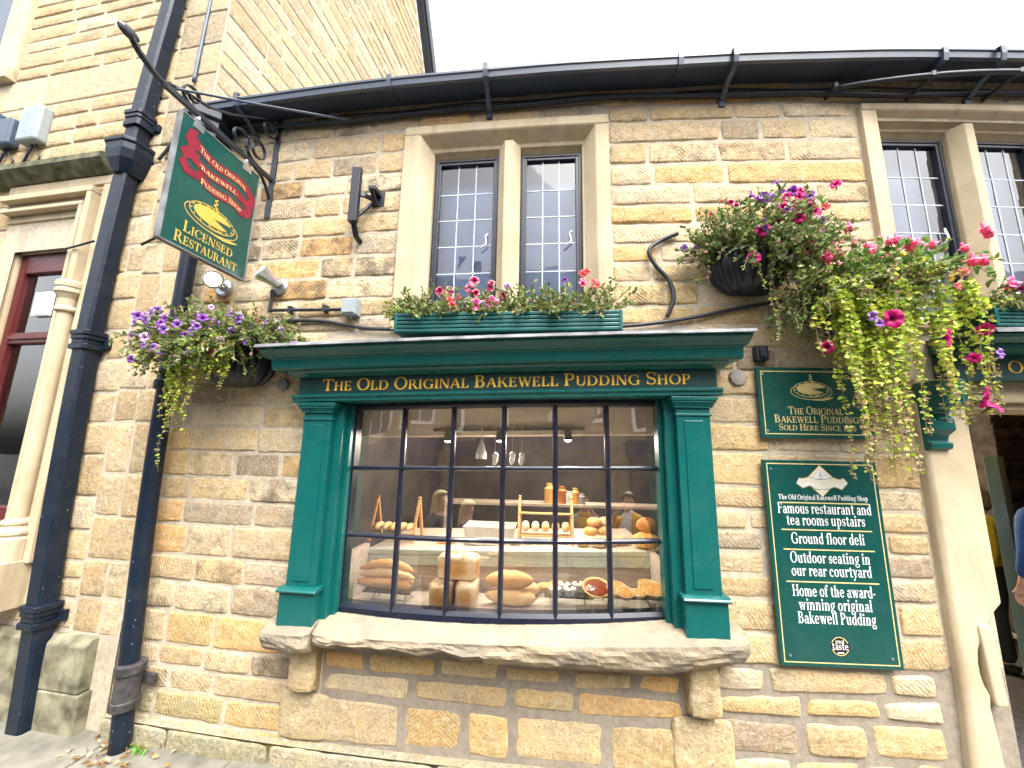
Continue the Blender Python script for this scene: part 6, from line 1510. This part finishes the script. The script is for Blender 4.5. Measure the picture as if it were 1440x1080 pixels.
# fittings overhead
def bulkhead():
    t = thing('ceiling_beam', 'cream painted beam across the shop just inside the window', 'beam', 0, -.5, 1.80); b = MB(); b.sweep([(-.47, 2.29), (-.47, 1.815), (-.80, 1.815), (-.80, 2.29)], -1.7, 2.2, 20, dz=tz); curved('beam', b, M['int_ceil'], t)
    t = thing('track_light', 'black lighting track with small lit spotlights under the cream beam', 'track light', -.05, -.44, 1.85)
    b = MB(); b.sweep([(-.468, 1.845), (-.44, 1.845), (-.44, 1.865), (-.468, 1.865)], -.62, .48, 6, dz=tz); curved('track', b, M['iron'], t)
    for x in (-.50, -.12, .36):
        s = MB(); s.lathe([(.010, 1.846), (.025, 1.84), (.030, 1.775), (.026, 1.775)], (x, -.415, tz(x)), 14); s.box(x - .01, x + .01, -.44, -.41, 1.845, 1.86); curved('lamp_shade', s, M['iron'], t); l = MB(); l.lathe([(.025, 1.777), (.018, 1.766), (0, 1.762)], (x, -.415, tz(x)), 12); curved('bulb', l, M['spot_warm'], t)
    for i, (x, o, z) in enumerate(((-1.35, -2.0, 2.0), (-.75, -3.0, 2.0), (.55, -2.6, 2.0), (1.2, -3.4, 2.0))):
        l = MB(); l.lathe([(.05, 0), (.05, -.012), (.035, -.016)], (0, 0, 0), 14); l.lathe([(.006, .0), (.006, .29)], (0, 0, 0), 6)
        t2 = thing('ceiling_lamp', ('small lit ceiling lamp seen through the top left pane', 'small lit ceiling lamp seen through the second pane from the left', 'small lit ceiling lamp seen through the fourth top pane', 'small lit ceiling lamp furthest right inside the shop')[i], 'lamp', x, o, z, rigid=True, group='lamps inside the shop')
        rigid('shade', l, M['iron'], t2); e = MB(); e.lathe([(.034, -.017), (.02, -.022), (0, -.024)], (0, 0, 0), 12); rigid('bulb', e, M['spot_warm'], t2)
    for nm, x, o, e in (('shop_lamp_light', -.3, -1.3, 14), ('shop_lamp_light', .5, -2.4, 16)):
        d = bpy.data.lights.new(nm, 'POINT'); d.energy = e; d.color = (1, .88, .72); d.shadow_soft_size = .12; ob = bpy.data.objects.new(nm, d); COL.objects.link(ob); ob.location = PW(x, o, 1.84)
    for x in (-.40, -.07, .38):
        d = bpy.data.lights.new('spot_lamp_light', 'SPOT'); d.energy = 8; d.color = (1, .90, .76); d.spot_size = R(130); d.spot_blend = .8; d.shadow_soft_size = .04; ob = bpy.data.objects.new('spot_lamp_light', d); COL.objects.link(ob); ob.location = PW(x, -.36, 1.74); tgt = PW(x * 1.4, -.20, .85); ob.rotation_euler = (ob.location - tgt).to_track_quat('Z', 'Y').to_euler()
    d = bpy.data.lights.new('passage_fill_light', 'POINT'); d.energy = 55; d.color = (1, .82, .6); d.shadow_soft_size = .2; ob = bpy.data.objects.new('passage_fill_light', d); COL.objects.link(ob); ob.location = PW(3.5, -3.0, 2.1)  # last one is added fill to brighten the passage, no fixture there
bulkhead()
for i, (x, z, lb) in enumerate(((-.135, 1.64, 'white hanging ornament shaped like a small shoe, leftmost of the three'), (-.02, 1.645, 'white hanging ornament shaped like a small shoe, middle of the three'), (.045, 1.645, 'white hanging ornament shaped like a small shoe, rightmost of the three'))):
    t = thing('hanging_ornament', lb, 'ornament', x, -.30, z, rigid=True, group='white shoe ornaments'); b = MB(); b.blob((0, 0, 0), (.018, .016, .036), .9, 16, 10, lambda p: p + Vector((p.z * .15, 0, 0))); b.blob((.003, .012, .03), (.02, .014, .02), 1, 12, 8); rigid('shoe', b, M['white'], t, smooth=True)
    s = MB(); s.tube([(0, 0, .04), (0, 0, .30)], .0015, 5); rigid('string', s, M['crumb'], t)
b = MB(); b.lathe([(.036, -.055), (.038, -.02), (.018, .04), (.003, .08), (.002, .25)], (0, 0, 0), 14); solo('hanging_bag', b, M['cloth_white'], 'white cone shaped piping bag hanging in the third top pane', 'bag', -.24, -.35, 1.70)
def back_shelf():
    t = thing('back_shelf', 'dark shelving on the back wall of the shop', 'shelf', .5, -2.6, .1, rigid=True); b = MB()
    for z in (.5, .95): b.box(-1.5, 1.6, -.15, .15, z, z + .03)
    for x in (-1.5, 1.57): b.box(x, x + .03, -.15, .15, 0, 1.0)
    rigid('frame', b, M['wood_grey'], t)
    rr = random.Random(2); cols = ['crust', 'cream', 'crust_dark', 'pale_green', 'filling_gold', 'cloth_grey', 'crust', 'cream']
    for i in range(6):
        j = MB(); w, h = rr.uniform(.03, .06), rr.uniform(.10, .24); j.lathe([(w, 0), (w, h * .75), (w * .6, h * .85), (w * .6, h)], (0, 0, 0), 12)
        x = -1.4 + .112 * i + .4; z = .1 + .98
        solo('jar', j, M[cols[i % 8]], 'jar of preserves on the dark shelves at the back of the shop', 'jar', .25 + .085 * i, -2.6 + .06, z, 'jars on the back shelves')
back_shelf()
# ---------------------------------------------------------------- people
def skin_mesh(name, nodes, edges, root=0, sub=1):
    me = bpy.data.meshes.new(name); me.from_pydata([n[0] for n in nodes], edges, []); ob = bpy.data.objects.new(name, me); COL.objects.link(ob)
    ob.modifiers.new('skin', 'SKIN'); s = ob.modifiers.new('sub', 'SUBSURF'); s.levels = s.render_levels = sub
    bm = bmesh.new(); bm.from_mesh(me); ly = bm.verts.layers.skin.verify() ; bm.verts.ensure_lookup_table()
    for v, n in zip(bm.verts, nodes):
        r = n[1]; v[ly].radius = (r, r) if isinstance(r, (int, float)) else r; v[ly].use_root = (v.index == root)
    bm.to_mesh(me); bm.free()
    dg = bpy.context.evaluated_depsgraph_get(); out = bpy.data.meshes.new_from_object(ob.evaluated_get(dg)); out.name = name
    bpy.data.objects.remove(ob); bpy.data.meshes.remove(me)
    out.polygons.foreach_set('use_smooth', [True] * len(out.polygons)); return out
def person(label, loc, face_dir, J, top, legs, hair, hair_len=.0, scarf=None, h=1.66, group=None):
    """J: elbow and hand points for left/right arm in local space (x right of the person, y forward, z up, unit heights)"""
    t = thing('person', label, 'person', loc=Vector(loc), rz=math.atan2(-face_dir[0], face_dir[1]))
    k = h / 1.66; V = lambda *p: Vector(p) * k
    N = [(V(0, 0.01, .92), .085), (V(0, .01, 1.10), .085), (V(0, 0, 1.28), (.115, .075)), (V(0, -.01, 1.38), (.09, .07)), (V(0, .0, 1.45), .052), (V(0, .015, 1.53), (.068, .082)), (V(0, .01, 1.60), (.068, .085)), (V(0, .0, 1.645), .035)]
    E = [(i, i + 1) for i in range(7)]
    def add(p, r, a): N.append((p, r)); E.append((a, len(N) - 1)); return len(N) - 1
    add(V(0, .10, 1.545), .012, 5)
    for s, key in ((-1, 'L'), (1, 'R')):
        sh = add(V(s * .165, 0, 1.355), .058, 3); el, ha = J[key]; el = V(*el); ha = V(*ha)
        a = add(el, .040, sh); d = (ha - el).normalized(); w = add(ha - d * .03 * k, .026, a); hp = add(ha + d * .04 * k, (.036, .018), w)
        sd = d.cross(Vector((0, 0, 1))); sd = sd.normalized() if sd.length > .1 else Vector((1, 0, 0)); dn = d.cross(sd)
        for f in range(4):
            b = ha + d * .06 * k + sd * (f - 1.5) * .019; L = (.062, .074, .068, .052)[f]; q = add(b, .009, hp); q = add(b + d * L * .5 * k + dn * .008, .0085, q); add(b + d * L * .8 * k + dn * .03, .007, q)
        q = add(ha + sd * .03 * s + d * .02 * k, .011, w); add(ha + sd * .055 * s + d * .05 * k, .009, q)
        hip = add(V(s * .09, 0, .84), .070, 0); kn = add(V(s * .10, .02, .48), .062, hip); an = add(V(s * .10, -.02, .09), .040, kn); add(V(s * .11, .12, .035), (.04, .032), an)
    me = skin_mesh('body', N, E); me.materials.append(M['skin']); link_obj('body', me, t)
    # jacket and trousers as close-fitting shells
    N2 = [(V(0, 0, .84), .185), (V(0, .0, .98), .180), (V(0, .0, 1.10), .172), (V(0, 0, 1.28), (.185, .150)), (V(0, -.01, 1.385), (.11, .085)), (V(0, 0, 1.43), .062)]; E2 = [(0, 1), (1, 2), (2, 3), (3, 4), (4, 5)]
    for s, key in ((-1, 'L'), (1, 'R')):
        el, ha = (V(*q) for q in J[key]); N2.append((V(s * .17, 0, 1.355), .074)); a = len(N2) - 1; E2.append((4, a)); N2.append((el, .058)); E2.append((a, a + 1)); d = (ha - el).normalized(); N2.append((ha - d * .06 * k, .045)); E2.append((a + 1, a + 2))
    me = skin_mesh('jacket', N2, E2); me.materials.append(M[top]); link_obj('jacket', me, t)
    N3 = [(V(0, 0, .92), .158), (V(0, 0, 1.08), .132)]; E3 = [(0, 1)]
    for s in (-1, 1):
        b = len(N3); N3 += [(V(s * .09, 0, .82), .118), (V(s * .10, .02, .48), .086), (V(s * .10, -.02, .08), .068)]; E3 += [(0, b), (b, b + 1), (b + 1, b + 2)]
    me = skin_mesh('trousers', N3, E3); me.materials.append(M[legs]); link_obj('trousers', me, t)
    for s in (-1, 1):
        sh = MB(); sh.blob((s * .105 * k, -.05 * k, .045 * k), (.052 * k, .135 * k, .05 * k), .8, 18, 10); rigid('shoe', sh, M['cloth_dark'], t, smooth=True)
    hb = MB(); hb.blob((0, .012, 1.595 * k), (.088, .100, .095), 1, 20, 12, lambda p: p if p.y > -.02 or p.z > .035 else Vector((p.x * .95, -.01, p.z)))
    if hair_len: hb.blob((0, .055, (1.60 - hair_len / 2) * k), (.095, .055, hair_len / 2 + .06), .9, 18, 12, lambda p: p + Vector((.006 * math.sin(p.z * 40), 0, 0)))
    rigid('hair', hb, M[hair], t, smooth=True)
    for s in (-1, 1):
        e = MB(); e.blob((s * .027, -.083 * 1.0, 1.567 * k), (.011, .008, .007), 1, 10, 6); rigid('eye', e, M['cloth_dark'], t, smooth=True)
    m = MB(); m.blob((0, -.083, 1.505 * k), (.022, .008, .006), 1, 10, 6); rigid('mouth', m, M['filling_red'], t, smooth=True)
    if scarf:
        sc = MB(); sc.lathe([(.07, 1.36 * k), (.095, 1.39 * k), (.09, 1.44 * k), (.065, 1.46 * k)], (0, 0, 0), 18); sc.box(-.07, .07, -.155, -.125, 1.10 * k, 1.40 * k); rigid('scarf', sc, M[scarf], t, smooth=True, bev=0)
    return t
DOWN = {'L': ((-.22, -.02, 1.10), (-.23, .06, .86)), 'R': ((.22, -.02, 1.10), (.23, .06, .86))}
UP = {'L': ((-.26, .16, 1.22), (-.10, .26, 1.50)), 'R': ((.26, .16, 1.22), (.10, .26, 1.50))}
FWD = {'L': ((-.22, .04, 1.10), (-.10, .30, 1.12)), 'R': ((.22, .04, 1.10), (.10, .30, 1.12))}
person('woman in grey coat and mustard scarf with both hands raised, reflected in the shop window', (.88, -.2, -.40), (-.3, 1), UP, 'cloth_grey', 'cloth_dark', 'hair_brown', .12, 'cloth_yellow', 1.72)
person('person in a mustard jacket reflected in the right hand panes of the shop window', (1.72, -.1, -.40), (-.5, 1), {'L': UP['L'], 'R': DOWN['R']}, 'cloth_yellow', 'cloth_dark', 'hair_brown', .05, 'cloth_white', 1.80)
person('blonde long haired woman in a charcoal jacket reflected in the second column of panes', (-1.66, .3, -.40), (1, .15), FWD, 'cloth_dark', 'cloth_dark', 'hair_blond', .28, None, 1.74)
person('blonde long haired woman in a charcoal jacket reflected in the third column of panes', (-1.02, .28, -.40), (1, .2), FWD, 'cloth_dark', 'cloth_navy', 'hair_blond', .26, None, 1.67)
# inside the doorway
person('person in a bright blue jacket just inside the doorway at the right edge', (3.80, 2.72, -.05), (.3, 1), DOWN, 'cloth_blue', 'cloth_navy', 'hair_brown', .0, None, 1.70)
person('fair haired person in navy deeper inside the shop, leaning over the counter', (5.66, 4.7, -.05), (.8, .4), FWD, 'cloth_navy', 'cloth_dark', 'hair_blond', .10, None, 1.55)
person('person in a yellow coat standing inside the shop behind the door jamb', (4.24, 3.60, -.05), (-.6, .5), DOWN, 'cloth_yellow', 'cloth_dark', 'hair_brown', .10, None, 1.50)
# ---------------------------------------------------------------- inside the doorway
def door_things():
    t = thing('door', 'pale green edge of an open door standing inside the doorway', 'door', loc=Vector((3.80, 3.06, -.05)), rz=R(36))
    b = MB(); b.box(0, .9, -.035, .035, 0, 1.78); rigid('leaf', b, M['door_green'], t, bev=.003); k = MB(); k.lathe([(.02, .02), (.025, .05), (.012, .06), (0, .062)], (.82, 0, .95), 12, ax='o'); rigid('knob', k, M['gold'], t)
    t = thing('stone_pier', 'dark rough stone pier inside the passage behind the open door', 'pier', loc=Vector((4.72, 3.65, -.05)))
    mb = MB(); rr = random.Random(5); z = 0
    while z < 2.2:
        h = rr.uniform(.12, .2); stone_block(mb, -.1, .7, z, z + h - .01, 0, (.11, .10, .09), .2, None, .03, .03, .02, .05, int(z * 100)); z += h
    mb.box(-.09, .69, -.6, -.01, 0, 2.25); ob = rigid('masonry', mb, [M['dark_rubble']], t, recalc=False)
    for i, z in enumerate((0.0, .13, .26)):
        tt = thing('crate', ('white slatted crate on the shop floor, bottom of the stack', 'white slatted crate in the middle of the stack', 'white slatted crate on the top of the stack')[i], 'crate', loc=Vector((4.98, 4.15, -.05 + z + .2)), rz=.3, group='white crates inside the doorway')
        c = MB(); c.box(-.22, .22, -.15, .15, 0, .015)
        for zz in (.03, .08):
            for s in (-1, 1): c.box(-.22, .22, s * .15 - .008, s * .15 + .008, zz, zz + .035); c.box(s * .22 - .008, s * .22 + .008, -.142, .142, zz, zz + .035)
        for sx in (-1, 1):
            for sy in (-1, 1): c.box(sx * .205 - .012, sx * .205 + .012, sy * .135 - .012, sy * .135 + .012, .015, .122)
        rigid('slats', c, M['white'], tt)
    tb = thing('side_table', 'low wooden table carrying the white crates and pastries', 'table', loc=Vector((5.1, 4.2, -.05)), rz=.3)
    c = MB(); c.box(-.6, .6, -.35, .35, .16, .195); rigid('top', c, M['wood_grey'], tb)
    for sx in (-1, 1):
        for sy in (-1, 1): c = MB(); c.box(sx * .55 - .03, sx * .55 + .03, sy * .3 - .03, sy * .3 + .03, 0, .16); rigid('leg', c, M['wood_grey'], tb)
    pt = thing('shelf_unit', 'shelf of golden pastries inside the doorway', 'shelf', loc=Vector((5.25, 4.55, -.05)), rz=.3)
    c = MB(); c.box(-.5, .5, -.25, .25, .95, .98); c.box(-.5, .5, -.25, .25, .60, .63)
    for sx in (-1, 1): c.box(sx * .5 - .02, sx * .5 + .02, -.25, .25, 0, 1.0)
    rigid('boards', c, M['cloth_white'], pt)
    for i in range(10):
        a = MB(); a.blob((0, 0, .03), (.075, .05, .035), .9, 14, 8); ob = rigid('pastry', a, M['crust'], None, smooth=True); ob.location = Vector((4.95 + (i % 5) * .13, 4.40 + (i // 5) * .13 + (i % 5) * .04, .935)); tag(ob, 'golden pastry on the shelf inside the doorway', 'pastry', 'pastries inside the doorway')
    th = MB(); th.sweep([(-1.6, -.045), (-1.6, -.035), (-1.66, -.035), (-1.66, -.045)], 2.5, 5.8, 4)
    tag(curved('threshold_strip', th, M['cloth_yellow']), 'yellow edging strip across the passage floor', 'floor strip')
    fl = MB(); fl.sweep([(-.02, -.10), (-.02, -.044), (-1.6, -.044), (-1.6, -.10)], 2.2, 7, 8); tag(curved('path', fl, M['asphalt']), kind='structure')
    k = MB(); k.sweep([(-.05, -.4), (.05, -.4), (.05, -.02), (-.05, -.02)], 2.5, 3.65, 3)
    tag(curved('threshold', k, M['concrete']), 'worn grey stone threshold of the open doorway', 'threshold')
door_things()
# ---------------------------------------------------------------- the far side of the street, which the glass reflects
def opposite(x0, x1, eave, ridge, label, seed, shopf):
    rr = random.Random(seed); yf, yr = -6.0, -9.5; t = thing('street_house', label, 'house', loc=Vector(((x0 + x1) / 2, yf, -.4))); w = (x1 - x0) / 2 - .01
    b = MB(); b.box(-w, w, 0, 9, 0, eave); rigid('wall', b, M['opp_stone'], t)
    r = MB(); yr2 = 3.6
    r.poly([(-w - .0, -.3, eave - .1), (w, -.3, eave - .1), (w, yr2, ridge), (-w, yr2, ridge)]); r.poly([(-w, 9.3, eave - .1), (w, 9.3, eave - .1), (w, yr2, ridge), (-w, yr2, ridge)])
    for s in (-1, 1): r.poly([(s * w, -.0, eave), (s * w, 9, eave), (s * w, yr2, ridge)], 1)
    o = link_obj('roof', mesh_of(r, 'roof', [M['slate'], M['opp_stone']], lambda x, o_, z: (x, -o_, z)), t)
    c = MB(); c.box(-w + .5, -w + 1.3, 4.2, 4.9, ridge - .4, ridge + 1.1); link_obj('chimney', mesh_of(c, 'chimney', M['opp_stone'], lambda x, o_, z: (x, -o_, z)), o)
    n = max(2, int(2 * w / 2.0))
    for fl in range(1, 3):
        zb = 3.4 + (fl - 1) * 2.2
        if zb + 1.4 > eave: continue
        for i in range(n):
            xx = -w + 2 * w * (i + .5) / n; wm = MB(); wm.box(xx - .55, xx + .55, -.06, -.0, zb - .12, zb + 1.5); wo = link_obj('window', mesh_of(wm, 'window', M['cloth_white'], lambda x, o_, z: (x, -o_, z)), t)
            g = MB()
            for a in (-1, 1): g.box(xx + a * .25 - .21, xx + a * .25 + .21, -.075, -.061, zb, zb + 1.38)
            link_obj('pane', mesh_of(g, 'pane', M['dark_room'], lambda x, o_, z: (x, -o_, z)), wo)
    sf = MB(); sf.box(-w + .4, w - .4, -.12, 0, 0, 2.5); so = link_obj('shopfront', mesh_of(sf, 'shopfront', M[shopf], lambda x, o_, z: (x, -o_, z)), t)
    g = MB(); g.box(-w + .7, w - .7, -.14, -.121, .6, 2.2); link_obj('pane', mesh_of(g, 'pane', M['dark_room'], lambda x, o_, z: (x, -o_, z)), so)
    f = MB(); f.box(-w + .3, w - .3, -.16, -.0, 2.52, 3.0); link_obj('fascia', mesh_of(f, 'fascia', M['cloth_navy'], lambda x, o_, z: (x, -o_, z)), t)
# x, -o -> houses face +y
def flip(): pass
opposite(-24, -5.5, 5.6, 9.6, 'long stone house with dark shopfront reflected across the street at the left', 1, 'cloth_navy')
opposite(-5.5, 4, 5.2, 9.2, 'stone house with slate roof reflected across the street in the middle', 2, 'iron')
opposite(4, 30, 5.9, 9.8, 'stone house with grey shopfront reflected across the street at the right', 3, 'cloth_dark')
def railing():
    t = thing('street_railing', 'black iron railing along the far kerb reflected in the shop window', 'railing', loc=Vector((0, -4.2, -.4))); b = MB()
    for z in (.15, 1.0): b.tube([(-7, 0, z), (7, 0, z)], .02, 6)
    for i in range(57): b.tube([(-7 + i * .25, 0, 0), (-7 + i * .25, 0, 1.05)], .012, 5)
    rigid('bars', b, M['iron'], t)
railing()
